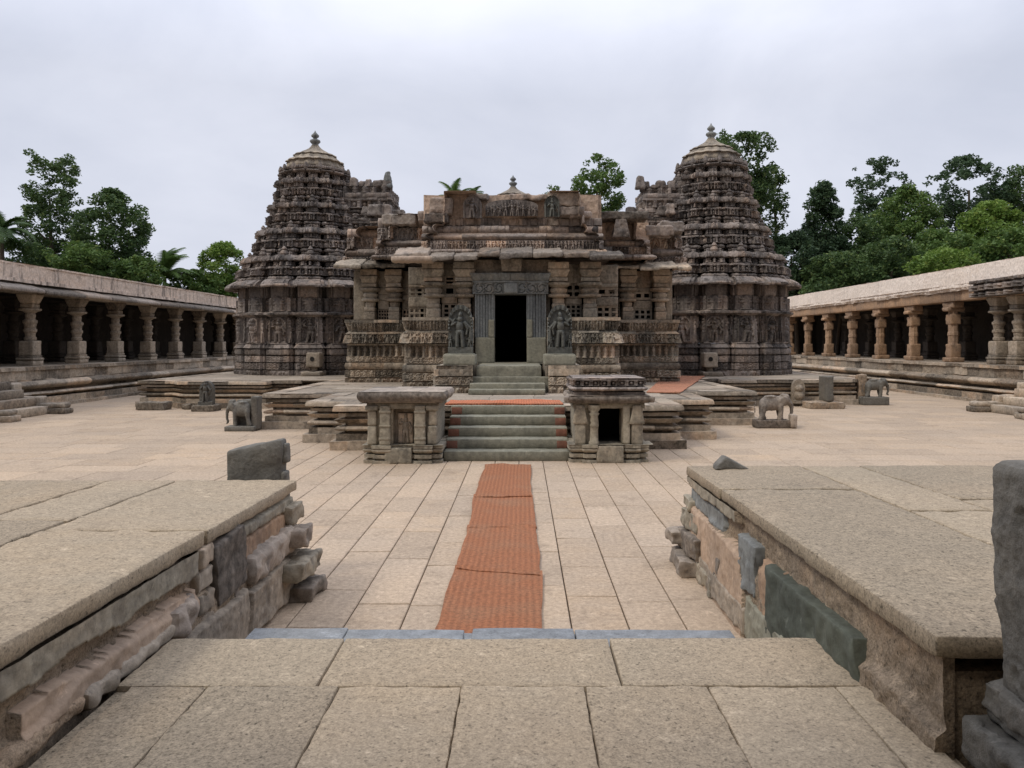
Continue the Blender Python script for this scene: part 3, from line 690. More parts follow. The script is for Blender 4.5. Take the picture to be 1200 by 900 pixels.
# ================================================================== the two little shrines beside the steps
def small_pillar(mm, x, y, z0, z1, r, seed=0):
    h = z1 - z0
    mm.lathe(x, y, [(r * 1.25, z0), (r * 1.25, z0 + .04), (r, z0 + .06), (r * .95, z0 + h * .45), (r * 1.15, z0 + h * .48), (r * .8, z0 + h * .54), (r * 1.05, z0 + h * .62), (r * .8, z0 + h * .70), (r * 1.3, z0 + h * .78), (r * .9, z0 + h * .82), (r * 1.5, z0 + h * .9), (r * 1.5, z1)], n=20, rough=.008, seed=seed)
def shrine(cx, y0, label, right):
    t = thing('small_shrine', label, 'shrine', (cx, y0 + .7, 0)); d = 1.45
    w = .65
    mm = Mesh()      # moulded base in stacked courses
    plan = [(-w, d), (-w, .10), (-w + .17, .10), (-w + .17, 0), (-w + .42, 0), (-w + .42, .07), (w - .42, .07), (w - .42, 0), (w - .17, 0), (w - .17, .1), (w, .1), (w, d)]
    if right: plan = [(-w, d), (-w, .08), (-w + .22, .08), (-w + .22, 0), (-w + .40, 0), (-w + .40, .06), (w - .34, .06), (w - .34, .02), (w - .15, .02), (w - .15, .08), (w, .08), (w, d)]
    pw = [(cx + x, y0 + y) for x, y in plan]
    carve(mm, pw, [dict(z=(0, .05), o=.03), dict(z=(.05, .09), o=-.03), dict(z=(.09, .15), o=.02), dict(z=(.15, .18), o=-.04), dict(z=(.18, .26), o=lambda t: .03 * math.sin(3.1 * t) + .01), dict(z=(.26, .31), o=.04), dict(z=(.31, .312), o=lambda t: .04 - .5 * t, flat=1, rough=0)], du=.03, dz=.02, seed=4, rough=.012)
    mm.box(cx - w + .05, cx + w - .05, y0 + .2, y0 + d - .01, .02, .305)
    mm.build('base', M['shrine'], t)
    mm = Mesh(); mm.rbox(cx - .30 + (.08 if right else 0), cx + .16 + (.08 if right else 0), y0 - .03, y0 + .16, 0, .27 if not right else .29, r=.015, step=.04, rough=.012); mm.build('step', M['shrine'], t)
    x0, x1 = (cx - .155, cx + .165) if not right else (cx - .16, cx + .21)
    zt = 1.0
    mm = Mesh()
    mm.rbox(cx - w + .06, x0 - .02, y0 + .12, y0 + .5, .312, zt, r=.02, step=.04, rough=.015, seed=1); mm.rbox(x1 + .02, cx + w - .06, y0 + .12, y0 + .5, .312, zt, r=.02, step=.04, rough=.015, seed=2)
    mm.box(cx - w + .07, cx - w + .2, y0 + .5, y0 + d, .31, zt); mm.box(cx + w - .2, cx + w - .07, y0 + .5, y0 + d, .31, zt); mm.box(cx - w + .2, cx + w - .2, y0 + d - .1, y0 + d, .31, zt)
    mm.rbox(cx - w + .03, cx + w - .03, y0 + .06, y0 + d, zt - .07, zt + .03, r=.015, step=.05, rough=.01, seed=6)
    mm.build('wall', M['shrine'], t)
    if right:
        for x, q in ((cx - .50, 0), (cx + .48, 1)):       # flat pilasters flaring at the neck
            mm = Mesh(); mm.rbox(x - .09, x + .09, y0 + .04, y0 + .15, .315, .66, r=.015, step=.03, rough=.01, seed=q)
            mm.rbox(x - .13, x + .13, y0 + .02, y0 + .15, .66, .99, r=.02, step=.03, rough=.01, seed=3 + q, taper=.0, warp=lambda P, x=x: np.concatenate([(x + (P[..., 0:1] - x) * (1 - .45 * np.clip((P[..., 2:3] - .68) / .3, 0, 1))), P[..., 1:]], -1))
            mm.build('pilaster', M['shrine'], t)
        mm = Mesh(); small_pillar(mm, cx - .26, y0 + .07, .312, .99, .072); mm.build('pillar', M['shrine'], t)
        mm = Mesh(); mm.rbox(cx + .24, cx + .36, y0 + .05, y0 + .16, .315, .99, r=.02, step=.03, rough=.012); mm.build('pillar', M['shrine'], t)
    else:
        for x, q in ((cx - .53, 0), (cx + .50, 1)):
            mm = Mesh(); mm.rbox(x - .08, x + .08, y0 + .04, y0 + .15, .315, .64, r=.03, step=.03, rough=.015, seed=q); mm.rbox(x - .07, x + .08, y0 + .05, y0 + .15, .64, .9, r=.03, step=.03, rough=.015, seed=q + 2)
            mm.rbox(x - .11, x + .11, y0 + .01, y0 + .15, .90, .99, r=.03, step=.03, rough=.012, seed=q + 5); mm.build('pilaster', M['shrine'], t)
        for x in (cx - .30, cx + .30):
            mm = Mesh(); mm.rbox(x - .09, x + .09, y0 - .0, y0 + .13, .315, .99, r=.02, step=.03, rough=.012)
            for z in (.40, .62, .86): mm.rbox(x - .10, x + .10, y0 - .012, y0 + .1, z, z + .045, r=.012, step=.03, rough=.006)
            mm.build('pillar', M['shrine'], t)
        # closed back of the niche with a carved block standing in it
        mm = Mesh(); mm.rbox(x0 - .02, x1 + .02, y0 + .30, y0 + .42, .312, zt - .07, r=.01, step=.03, rough=.02)
        P = []; nu, nv = 24, 40; U, V_ = np.meshgrid(np.linspace(-.10, .14, nu), np.linspace(0, .5, nv)); hgt = figure_h(U - .03, V_, .5, .4, .6, .9)
        mm.grid(np.stack([cx + U, y0 + .24 - .05 * hgt, .33 + V_], -1)); mm.rbox(cx - .11, cx + .15, y0 + .235, y0 + .31, .32, .84, r=.02, step=.04, rough=.01, seed=6); mm.build('niche_back', M['cloister'], t)
    mm = Mesh(); mm.box(cx - w + .2, cx + w - .2, y0 + d - .12, y0 + d - .105, .312, zt); mm.box(cx - w + .2, cx + w - .2, y0 + .5, y0 + d - .12, .312, .316); mm.box(cx - w + .2, cx + w - .2, y0 + .5, y0 + d - .12, zt - .08, zt - .072); mm.build('shade_lining', M['inside'], t)  # near-black sheets paint the shade inside the shrine
    ov = .065
    mm = Mesh(); zs = zt + .03
    if not right:
        pr = [(cx - w - ov, y0 + d), (cx - w - ov, y0 - .08), (cx + w + ov, y0 - .08), (cx + w + ov, y0 + d)]
        carve(mm, pr, [dict(z=(zs, zs + .02), o=lambda t: -.14 + .1 * t), dict(z=(zs + .02, zs + .20), o=lambda t: -.02 + .06 * math.sin(2.6 * t), blk=(2, .01)), dict(z=(zs + .20, zs + .205), o=lambda t: 0 - 1. * t, flat=1, rough=0)], du=.03, dz=.02, seed=9, rough=.016)
        mm.rbox(cx - w - .06, cx + w + .06, y0, y0 + d - .02, zs + .05, zs + .195, r=.02, step=.1, rough=.01)
    else:
        pr = [(cx - w - .04, y0 + d), (cx - w - .04, y0 - .06), (cx + w + .04, y0 - .06), (cx + w + .04, y0 + d)]
        carve(mm, pr, [dict(z=(zs, zs + .13), o=lambda t: -.02 + .05 * math.sin(2.8 * t), blk=(2, .01)), dict(z=(zs + .13, zs + .135), o=lambda t: 0 - .4 * t, flat=1, rough=0)], du=.03, dz=.02, seed=9, rough=.012)
        mm.rbox(cx - w - .02, cx + w + .02, y0, y0 + d - .02, zs + .02, zs + .125, r=.02, step=.1, rough=.008)
        for sx in (-1, 1): mm.rbox(*sorted((cx + sx * (w + .02), cx + sx * (w + .13))), y0 - .04, y0 + .25, zs + .0, zs + .11, r=.03, step=.03, rough=.02)
    mm.build('roof_slab', M['eave'] if right else M['eave'], t)
    if right:
        mm = Mesh(); q = w - .03; z = zs + .135
        pr = [(cx - q, y0 + d - .1), (cx - q, y0 + .02), (cx - .16, y0 + .02), (cx - .16, y0 - .02), (cx + .14, y0 - .02), (cx + .14, y0 + .02), (cx + q, y0 + .02), (cx + q, y0 + d - .1)]
        carve(mm, pr, [dict(z=(z, z + .05), o=.0), dict(z=(z + .05, z + .075), o=-.06), dict(z=(z + .075, z + .14), o=lambda t: .0 + .03 * math.sin(3 * t), r=r_round(.16, .03)), dict(z=(z + .14, z + .165), o=-.05), dict(z=(z + .165, z + .26), o=-.03, r=r_pil(.17, .06)), dict(z=(z + .26, z + .29), o=.0), dict(z=(z + .29, z + .295), o=lambda t: 0 - .5 * t, flat=1)], du=.02, dz=.015, seed=12, rough=.01)
        mm.box(cx - q + .08, cx + q - .08, y0 + .1, y0 + d - .12, z, z + .288)
        mm.build('carved_parapet', M['tower'], t)
shrine(-2.05, 13.12, 'low flat roofed stone shrine left of the steps, its niche closed by a carved block', False)
shrine(1.5, 13.2, 'stone shrine right of the steps, with a carved parapet and an open black doorway', True)
# ================================================================== TEMPLE
tp = thing('temple', 'great carved soapstone temple with two star shaped stepped towers and a low pillared porch', 'temple', (AX, 24, H))
def star(Rr, d1=.14, d2=.42, n=16, rot=11.25, wa=7.4):
    pts = []
    for k in range(n):
        a = -90 + rot + k * 360 / n
        for da, rr in ((-9.6, Rr - d2), (-9.3, Rr - d1), (-7.7, Rr - d1), (-wa, Rr), (wa, Rr), (7.7, Rr - d1), (9.3, Rr - d1), (9.6, Rr - d2)):
            pts.append((rr * math.cos(R(a + da)), rr * math.sin(R(a + da))))
    return pts
def ribbed(f, d=.05):
    def g(C, T, h):
        x, cw, a_, b_, c_ = cells(C, 2.); X = np.abs(x / cw)[None]
        return f(C, T, h) + d * ((X > .36) | (X < .07)) * (C.L > .4)[None] * np.ones_like(T)
    return g
def tower(cx, cy):
    org = (cx, cy, H)
    tw = Mesh(); pb = [(cx + x, cy + y) for x, y in star(3.02, .12, .40)]
    pf = [(cx + x, cy + y) for x, y in star(3.0, .16, .62, wa=6.6)]
    z = H
    # base: animal and scroll friezes between plain courses
    carve(tw, pb, [dict(z=(z, z + .20), o=.10, r=r_anim(.36, .05), blk=(.8, .015)), dict(z=(z + .20, z + .23), o=.0), dict(z=(z + .23, z + .46), o=.07, r=r_scroll(.22, .04), blk=(.8, .015)), dict(z=(z + .46, z + .50), o=.0),
                   dict(z=(z + .50, z + .72), o=.06, r=r_scroll(.2, .025, 3), blk=(.7, .015)), dict(z=(z + .72, z + .77), o=-.01), dict(z=(z + .77, z + .98), o=.06, blk=(.9, .02), r=r_round(.16, .025)), dict(z=(z + .98, z + 1.02), o=.0), dict(z=(z + 1.02, z + 1.17), o=lambda t: .09 * (1 - t) + .02, blk=(.6, .01))],
          True, (cx, cy), du=.035, dz=.03, seed=3)
    tw2 = Mesh()
    z1 = z + 1.17
    carve(tw, pf, [dict(z=(z1, z1 + .05), o=.06), dict(z=(z1 + .05, z1 + 1.0), o=-.03, r=r_fig(.62, .15, .5), blk=(.8, .01)), dict(z=(z1 + 1.0, z1 + 1.10), o=lambda t: -.02 + .16 * t, blk=(.6, .02)), dict(z=(z1 + 1.10, z1 + 1.17), o=.16, blk=(.6, .02)), dict(z=(z1 + 1.17, z1 + 1.22), o=lambda t: .13 - .15 * t),
                   dict(z=(z1 + 1.22, z1 + 1.75), o=-.05, r=r_turret(.55, .13)), dict(z=(z1 + 1.75, z1 + 2.24), o=-.05, r=r_round(.5, .06))],
          True, (cx, cy), du=.035, dz=.03, seed=5)
    wall = tw.build('shrine_tower', M['tower'], tp)
    # eave: a thick drooping slab that follows the star
    ev = Mesh(); pe = [(cx + x, cy + y) for x, y in star(3.48, .10, .38, wa=6.9)]; ze = z1 + 2.12
    carve(ev, pe, [dict(z=(ze + .14, ze + .02), s=lin(.80, .985), o=-.01), dict(z=(ze + .02, ze), s=lin(.985, .995)), dict(z=(ze, ze + .10), s=lambda t: .995 + .008 * math.sin(3.14 * t), blk=(.9, .02)), dict(z=(ze + .10, ze + .27), s=lambda t: .995 - .07 * t ** 1.5, blk=(.9, .02)), dict(z=(ze + .27, ze + .33), s=lin(.925, .86))],
          True, (cx, cy), du=.045, dz=.03, seed=8, rough=.035)
    ev.build('eave', M['tower'], wall)
    # stepped spire: tiers of little aedicules
    sp = Mesh(); zz = ze + .28; ps = [(cx + x, cy + y) for x, y in star(3.0, .20, .85, wa=7.2)]
    tiers = [(3.03, 2.54, 1.12), (2.40, 2.02, 1.12), (1.86, 1.60, 1.06), (1.53, 1.37, 1.0)]
    kz = zz
    for ti, (ra, rb, hh) in enumerate(tiers):
        ka, kb = ra / 3.0, rb / 3.0; L = lambda a, b, ka=ka, kb=kb: (lambda t: ka + (kb - ka) * (a + (b - a) * t))
        pw_ = .85 + .2 * ti
        carve(sp, ps, [dict(z=(kz, kz + .13 * hh), s=L(0, .05), o=lambda t: -.02 + .06 * math.sin(3.14 * t), r=r_kapota(.8, .05, ti), blk=(.5, .02)), dict(z=(kz + .13 * hh, kz + .17 * hh), s=L(.1, .12), o=-.13),
                       dict(z=(kz + .17 * hh, kz + .40 * hh), s=L(.12, .2), o=-.06, r=ribbed(r_sum(r_pil(.26, .13, ti), r_dentil(.8, .06, .55, ti))), blk=(.4, .02)),
                       dict(z=(kz + .40 * hh, kz + .45 * hh), s=L(.2, .22), o=.07, blk=(.4, .02)),
                       dict(z=(kz + .45 * hh, kz + .50 * hh), s=L(.25, .3), o=-.08),
                       dict(z=(kz + .50 * hh, kz + .66 * hh), s=L(.35, .5), o=-.24, r=ribbed(r_turret(.27, .22, ti), .10), blk=(.4, .02)),
                       dict(z=(kz + .66 * hh, kz + .88 * hh), s=L(.5, .8), o=lambda t: .02 + .04 * math.sin(3.14 * t) - .06 * t, r=ribbed(r_sum(r_round(.8, .07, ti), r_dentil(.27, .07, .62, ti), r_kapota(.8, .05, ti)), .06), blk=(.4, .02)),
                       dict(z=(kz + .88 * hh, kz + 1.0 * hh), s=L(.9, 1.0), o=-.24, r=ribbed(r_turret(.3, .20, ti + 3), .10), blk=(.4, .02)),
                       dict(z=(kz + hh, kz + hh + .002), s=L(1, 1.), o=lambda t: -.05 - .15 * t, flat=1)],
              True, (cx, cy), du=.036, dz=.024, seed=20 + ti, rough=.012)
        # pots and heads that stand on the ledges and break the outline
        rq = random.Random(ti)
        for k in range(16):
            a = R(-90 + 11.25 + k * 22.5)
            for rr, da, s_ in ((rb + .02, 0, 1.), (rb - .03, 6.2, .6), (rb - .03, -6.2, .6)):
                if rq.random() < .35 or s_ < 1: continue
                x, y = cx + rr * math.cos(a + R(da)), cy + rr * math.sin(a + R(da)); q = s_ * rq.uniform(.85, 1.15) * (.6 + .4 * ka); zb = kz + hh - .14 * hh
                sp.lathe(x, y, [(.10 * q, zb), (.14 * q, zb + .07 * q), (.12 * q, zb + .14 * q), (.06 * q, zb + .18 * q), (.10 * q, zb + .22 * q), (.03 * q, zb + .32 * q)], n=8, tone=(rq.random(), rq.random(), 0), smooth=False)
        kz += hh
    # crown of lotus courses below the dome
    carve(sp, ps, [dict(z=(kz, kz + .10), s=.46, o=-.08), dict(z=(kz + .10, kz + .20), s=lin(.445, .465), o=lambda t: .02 + .05 * math.sin(3 * t), r=r_round(.25, .05)), dict(z=(kz + .20, kz + .25), s=.43, o=-.08), dict(z=(kz + .25, kz + .37), s=lin(.445, .44), o=.05, r=r_dentil(.2, .05), blk=(.4, .03)), dict(z=(kz + .37, kz + .42), s=.43, o=lambda t: .04 - .3 * t)],
          True, (cx, cy), du=.05, dz=.03, seed=40, rough=.02)
    for k in range(16):
        a = R(-90 + k * 22.5); sp.lathe(cx + 1.36 * math.cos(a), cy + 1.36 * math.sin(a), [(.07, kz + .2), (.10, kz + .3), (.08, kz + .38), (.04, kz + .48)], n=8, smooth=False)
    spo = sp.build('spire', M['tower'], wall)
    # dome in three petalled rings
    dm = Mesh(); zd = kz + .36
    pd = [(cx + math.cos(a) * (1 + .035 * math.cos(16 * a)), cy + math.sin(a) * (1 + .035 * math.cos(16 * a))) for a in np.linspace(0, 2 * math.pi, 128, endpoint=False)]
    S = lambda *pts: (lambda t: float(np.interp(t, np.linspace(0, 1, len(pts)), pts)))
    carve(dm, pd, [dict(z=(zd - .05, zd + .04), s=S(1.2, 1.22, 1.16)), dict(z=(zd + .04, zd + .34), s=S(1.10, 1.12, 1.08, 1.03), blk=(.5, .0)), dict(z=(zd + .34, zd + .345), s=S(1.03, 1.15)), dict(z=(zd + .345, zd + .43), s=S(1.15, 1.13, 1.04)), dict(z=(zd + .43, zd + .62), s=S(.97, .92, .86, .78)), dict(z=(zd + .62, zd + .625), s=S(.78, .86)), dict(z=(zd + .625, zd + .70), s=S(.86, .84, .75)),
                   dict(z=(zd + .70, zd + 1.06), s=S(.70, .55, .38, .25, .17)), dict(z=(zd + 1.06, zd + 1.14), s=S(.17, .12))], True, (cx, cy), du=.08, dz=.03, seed=50, rough=.012)
    dm.build('dome', M['dome'], wall)
    fi = Mesh(); zf = zd + 1.10
    fi.lathe(cx, cy, [(.15, zf), (.12, zf + .05), (.17, zf + .10), (.22, zf + .16), (.2, zf + .22), (.09, zf + .27), (.08, zf + .31), (.15, zf + .36), (.16, zf + .42), (.09, zf + .49), (.03, zf + .56), (.01, zf + .62)], n=20)
    fi.build('finial', M['blue'], wall)
    return wall, zf + .62
LT = (-8.52, 31.6); RT = (7.72, 31.4); BT = (-.48, 40.2)
wall, ztop = tower(*LT)
print('tower top', ztop)
for (x, y) in (RT, BT):
    c = copy_tree(wall, tp); c.location = (x - LT[0], y - LT[1], 0)
    c.scale = (1, 1, 1.025 if (x, y) == RT else 1.005)
    # parts of the towers share their meshes
# water spouts at the foot of the side towers
for x, y in ((-7.72, 28.55), (6.9, 28.3)):
    mm = Mesh(); mm.rbox(x - .25, x + .25, y - .25, y + .4, H + .32, H + .86, r=.04, step=.05, rough=.02); mm.rbox(x - .36, x + .36, y - .55, y + .4, H, H + .16, r=.04, step=.06, rough=.03)
    mm.lathe(x, y, [(.12, H + .16), (.12, H + .33)], n=10)
    so = mm.build('water_spout', M['platform'], tp)
    mm = Mesh()
    a = np.arange(16) * math.pi / 8; 
    ring = np.stack([x - .02 + .085 * np.cos(a), np.full(16, y - .262), H + .62 + .085 * np.sin(a)], -1)
    mm.add(np.vstack([ring, [[x - .02, y - .255, H + .62]]]), tris=[(j, 16, (j + 1) % 16) for j in range(16)]); mm.build('spout_hole_shade', M['inside'], so)  # flat dark disc paints the shade of the hole
# antechamber roofs that link the towers to the hall
def nose(x0, x1, y0, y1, ztops, seed, broken):
    mm = Mesh(); z = 4.55
    lv = [(.0, 1.0, 0), (1.0, 1.9, .18), (1.9, 2.7, .34), (2.7, ztops - z, .48)]
    for i, (a, b, ins) in enumerate(lv):
        b_ = b; hh = b - a; zz = z + a
        pl_ = [(x0 + ins * (1 if broken > 0 else 0), y1), (x0 + ins * (x0 > -2), y0 + ins), (x1 - ins * (x1 < 2), y0 + ins), (x1 - ins * (x1 < 2), y1)]
        carve(mm, pl_, [dict(z=(zz, zz + .14 * hh), o=lambda t: .07 * math.sin(3.1 * t), r=r_kapota(.4, .04), blk=(.5, .03)), dict(z=(zz + .14 * hh, zz + .2 * hh), o=-.1), dict(z=(zz + .2 * hh, zz + .5 * hh), o=-.05, r=r_pil(.4, .11), blk=(.4, .03)), dict(z=(zz + .5 * hh, zz + .57 * hh), o=.07, blk=(.4, .03)),
                        dict(z=(zz + .57 * hh, zz + .76 * hh), o=.02, r=r_round(.5, .06), blk=(.4, .03)), dict(z=(zz + .76 * hh, zz + hh), o=-.08, r=r_turret(.4, .13), blk=(.4, .03)), dict(z=(zz + hh, zz + hh + .003), o=lambda t: 0 - .6 * t, flat=1)], du=.045, dz=.03, seed=seed + i, rough=.022)
        mm.box(min(p[0] for p in pl_) + .15, max(p[0] for p in pl_) - .15, y0 + ins + .15, y1, zz, zz + hh - .01, tone=(.4, .3, 0))
    return mm
mm = nose(-8.5, -4.85, 30.3, 33.0, 8.35, 60, 0)
mm.rbox(-6.0, -5.55, 30.8, 31.3, 8.3, 8.62, r=.1, step=.06, rough=.05, tone=(.3, .3, 0)); 
rq = random.Random(3)
def rags(mm, x0, x1, y, z, n, zs):
    for k in range(n):
        x = x0 + (x1 - x0) * k / n + rq.uniform(-.1, .1); w_ = rq.uniform(.25, .6); h_ = rq.uniform(.12, .42) ; yy = y + rq.uniform(-.1, .3)
        mm.rbox(x, x + w_, yy, yy + rq.uniform(.3, .5), z - .05 - zs * k, z + h_ - zs * k, r=.05, step=.05, rough=.07, nscale=6, seed=k, taper=rq.uniform(0, .4), tone=(rq.random(), rq.random(), 0))
rags(mm, -7.2, -5.45, 30.75, 8.3, 6, .0); rags(mm, -6.5, -5.1, 30.35, 7.2, 5, .02); rags(mm, -5.0, -3.9, 29.5, 6.4, 4, .1); mm.rbox(-5.0, -3.9, 29.6, 31.5, 4.5, 6.5, r=.1, step=.08, rough=.08)
no = mm.build('antechamber_roof', M['tower'], tp)
mm = Mesh(); mm.rbox(-5.62, -5.2, 30.75, 31.15, 8.3, 8.95, r=.1, step=.05, rough=.06, taper=.55, tone=(.2, .2, 0)); mm.build('broken_figure', M['blue'], no)
mm = nose(4.4, 7.7, 30.1, 32.8, 8.25, 70, 1)
mm.rbox(5.35, 5.75, 30.6, 31., 8.2, 8.55, r=.12, step=.06, rough=.05, tone=(.3, .3, 0)); mm.rbox(5.95, 7.2, 30.7, 31.2, 8.2, 8.42, r=.06, step=.06, rough=.04, tone=(.5, .3, 0))
rags(mm, 4.7, 7.0, 30.6, 8.2, 6, 0); rags(mm, 4.2, 6.0, 30.2, 7.1, 5, -.02); rags(mm, 3.4, 4.5, 29.3, 6.2, 4, -.1); mm.rbox(3.4, 4.5, 29.4, 31.3, 4.5, 6.3, r=.1, step=.08, rough=.08)
no = mm.build('antechamber_roof', M['tower'], tp)
mm = Mesh(); mm.rbox(4.5, 4.95, 30.55, 30.95, 8.2, 8.75, r=.1, step=.05, rough=.06, taper=.5, tone=(.6, .6, 0)); mm.build('broken_figure', M['tower'], no)

# ---- hall core (dark inside) and roof
mm = Mesh(); a = AX
mm.box(a - 5.0, a + 5.0, 36.0, 36.4, H, 4.5); mm.box(a - 5.05, a - 4.75, 25.9, 36, H, 4.5); mm.box(a + 4.75, a + 5.05, 25.9, 36, H, 4.5)
mm.box(a - 5.1, a + 5.1, 24.2, 36.3, 4.50, 4.8); mm.box(a - 2.9, a + 2.9, 21.95, 24.2, 4.50, 4.8); mm.box(a - 4.9, a + 4.9, 24.3, 36.0, H + .01, 1.4); mm.box(a - 2.7, a + 2.7, 22.1, 24.3, H + .01, 1.4)
mm.build('hall', M['tower'], tp)
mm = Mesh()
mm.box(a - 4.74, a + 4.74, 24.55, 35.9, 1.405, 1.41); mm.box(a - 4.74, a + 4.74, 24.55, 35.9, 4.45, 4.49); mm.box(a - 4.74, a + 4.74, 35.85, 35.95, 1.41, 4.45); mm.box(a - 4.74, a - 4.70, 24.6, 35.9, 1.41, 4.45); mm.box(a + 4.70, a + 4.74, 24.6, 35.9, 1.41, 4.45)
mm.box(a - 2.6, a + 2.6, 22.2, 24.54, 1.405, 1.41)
mm.build('shade_lining', M['inside'], tp)  # near-black lining paints the shade inside the hall

# ---- porch: the moulded lower wall with its friezes
def porch_wall(pts, seed):
    mm = Mesh(); z = H
    carve(mm, pts, [dict(z=(z, z + .13), o=.12, r=r_anim(.26, .06, 1), blk=(.6, .015), miss=.1, missd=.03), dict(z=(z + .13, z + .16), o=.05), dict(z=(z + .16, z + .36), o=.12, r=r_scroll(.2, .05, 2), blk=(.75, .02), miss=.15, missd=.02), dict(z=(z + .36, z + .40), o=.04),
                    dict(z=(z + .40, z + .60), o=lambda t: .10 + .03 * math.sin(3.1 * t), blk=(1.0, .02)), dict(z=(z + .60, z + .64), o=.02), dict(z=(z + .64, z + .80), o=.07, r=r_scroll(.16, .04, 5), blk=(.6, .012)),
                    dict(z=(z + .80, z + 1.14), o=.0, r=r_turret(.19, .11, 2), blk=(.38, .015), miss=.06, missd=.03), dict(z=(z + 1.14, z + 1.18), o=.07, blk=(.5, .02)), dict(z=(z + 1.18, z + 1.21), o=.02),
                    dict(z=(z + 1.21, z + 1.50), o=lambda t: .17 - .09 * t, r=r_fig(.21, .09, .3, 4), blk=(.5, .015)), dict(z=(z + 1.50, z + 1.58), o=lambda t: .11 - .1 * t, blk=(.6, .015)),
                    dict(z=(z + 1.58, z + 1.84), o=lambda t: .0 + .10 * t, r=r_fig(.18, .07, .9, 6), blk=(.4, .02)), dict(z=(z + 1.84, z + 1.93), o=.13, blk=(.8, .02)), dict(z=(z + 1.93, z + 1.935), o=lambda t: .12 - .55 * t, flat=1, rough=0)],
          du=.024, dz=.022, seed=seed, rough=.011)
    return mm
LP = [(a - 5.03, 26.2), (a - 5.03, 23.85), (a - 3.05, 23.85), (a - 3.05, 22.7), (a - 2.9, 22.7), (a - 2.9, 21.6), (a - 1.02, 21.6)]
RP = [(2 * a - x, y) for x, y in LP][::-1]
RP = [(x + (.05 if x > 2 else 0), y) for x, y in RP]
mm = porch_wall(LP, 100); mm.merge(porch_wall(RP, 140))
mm.build('porch_wall', M['temple'], tp)

# ---- pillars of the porch
def porch_pillar(x, y, kind, seed):
    mm = Mesh(); z = H + 1.93; rq = random.Random(seed); k = .86 if kind == 'o' else .98
    tn = lambda: (rq.uniform(.3, .9), rq.random(), 0)
    mm.rbox(x - .20 * k, x + .20 * k, y - .2, y + .2, z, z + .26, r=.02, step=.05, rough=.012, tone=tn(), seed=seed); mm.rbox(x - .19 * k, x + .19 * k, y - .19, y + .19, z + .265, z + .40, r=.03, step=.05, rough=.012, tone=tn(), seed=seed)
    mm.lathe(x, y, [(.17 * k, z + .40), (.18 * k, z + .42), (.19 * k, z + .53), (.16 * k, z + .56), (.33 * k, z + .59), (.34 * k, z + .65), (.22 * k, z + .68), (.25 * k, z + .73), (.27 * k, z + .80), (.22 * k, z + .84), (.17 * k, z + .87)], n=20, rough=.01, seed=seed, tone=tn(), smooth=False)
    sh = mm.build('porch_pillar', M['temple'], tp)
    mm = Mesh()
    mm.lathe(x, y, [(.20 * k, z + .85), (.36 * k, z + .92), (.37 * k, z + .98), (.22 * k, z + 1.02)], n=20, rough=.012, seed=seed, tone=tn(), smooth=False)
    mm.rbox(x - .27 * k, x + .27 * k, y - .27, y + .27, z + 1.02, z + 1.13, r=.02, step=.05, rough=.012, tone=tn(), seed=seed)
    mm.rbox(x - .33 * k, x + .33 * k, y - .36, y + .36, z + 1.135, z + 1.36, r=.05, step=.05, rough=.014, tone=tn(), seed=seed, warp=lambda P: np.concatenate([x + (P[..., :1] - x) * (.72 + 1.4 * (P[..., 2:] - z - 1.13)), y + (P[..., 1:2] - y) * (.75 + 1.3 * (P[..., 2:] - z - 1.13)), P[..., 2:]], -1))
    mm.rbox(x - .30 * k, x + .30 * k, y - .33, y + .33, z + 1.365, z + 1.56, r=.02, step=.06, rough=.012, tone=tn(), seed=seed + 4)
    mm.build('capital', M['temple'], sh)
pils = [(-4.74, 24.0, 'o'), (-3.98, 24.0, 'o'), (-2.52, 21.85, 'i'), (-1.64, 21.85, 'i'), (1.02, 21.85, 'i'), (1.92, 21.85, 'i'), (3.28, 24.0, 'o'), (4.3, 24.0, 'o')]
for i, (x, y, k) in enumerate(pils): porch_pillar(x, y, k, 200 + i * 7)

# ---- pierced stone screens between the pillars
def screen(x0, x1, y, parts, seed):
    mm = Mesh(); rq = random.Random(seed); th = .09
    for kind, z0, z1, nx, nz in parts:
        z0 += H + 1.93; z1 += H + 1.93; tn = (rq.uniform(.3, .9), rq.random(), 0)
        if kind == 'solid':
            mm.rbox(x0 + .003, x1 - .003, y - .03, y + th, z0, z1 - .004, r=.015, step=.05, rough=.015, seed=rq.randint(0, 99), tone=tn)
        else:
            ho = .62; px, pz = (x1 - x0) / (nx + .35), (z1 - z0) / (nz + .35)
            bx = px * (1 - ho); bz = pz * (1 - ho)
            X = [x0 + px * .175 + i * px for i in range(nx + 1)]; Z = [z0 + pz * .175 + i * pz for i in range(nz + 1)]
            for i, c in enumerate(Z):
                lo = z0 if i == 0 else c - bz / 2; hi = z1 - .004 if i == nz else c + bz / 2; mm.box(x0 + .002, x1 - .002, y, y + th, lo, hi, tone=tn)
            for i, c in enumerate(X):
                lo = x0 + .002 if i == 0 else c - bx / 2; hi = x1 - .002 if i == nx else c + bx / 2; mm.box(lo, hi, y + .004, y + th - .004, z0 + .001, z1 - .006, tone=tn)
    return mm.build('pierced_screen', M['temple'], tp)
top = [('solid', 1.02, 1.55, 0, 0)]
P1 = [('grid', 0, .34, 4, 3), ('solid', .34, .62, 0, 0), ('solid', .62, .80, 0, 0), ('solid', .80, 1.02, 0, 0)] + top
P2 = [('grid', 0, .36, 4, 2), ('solid', .36, .66, 0, 0), ('grid', .66, .94, 3, 2), ('solid', .94, 1.02, 0, 0)] + top
P3 = [('grid', 0, .42, 2, 3), ('solid', .42, .60, 0, 0), ('grid', .60, .95, 1, 1), ('grid', .95, 1.2, 1, 2), ('solid', 1.2, 1.55, 0, 0)]
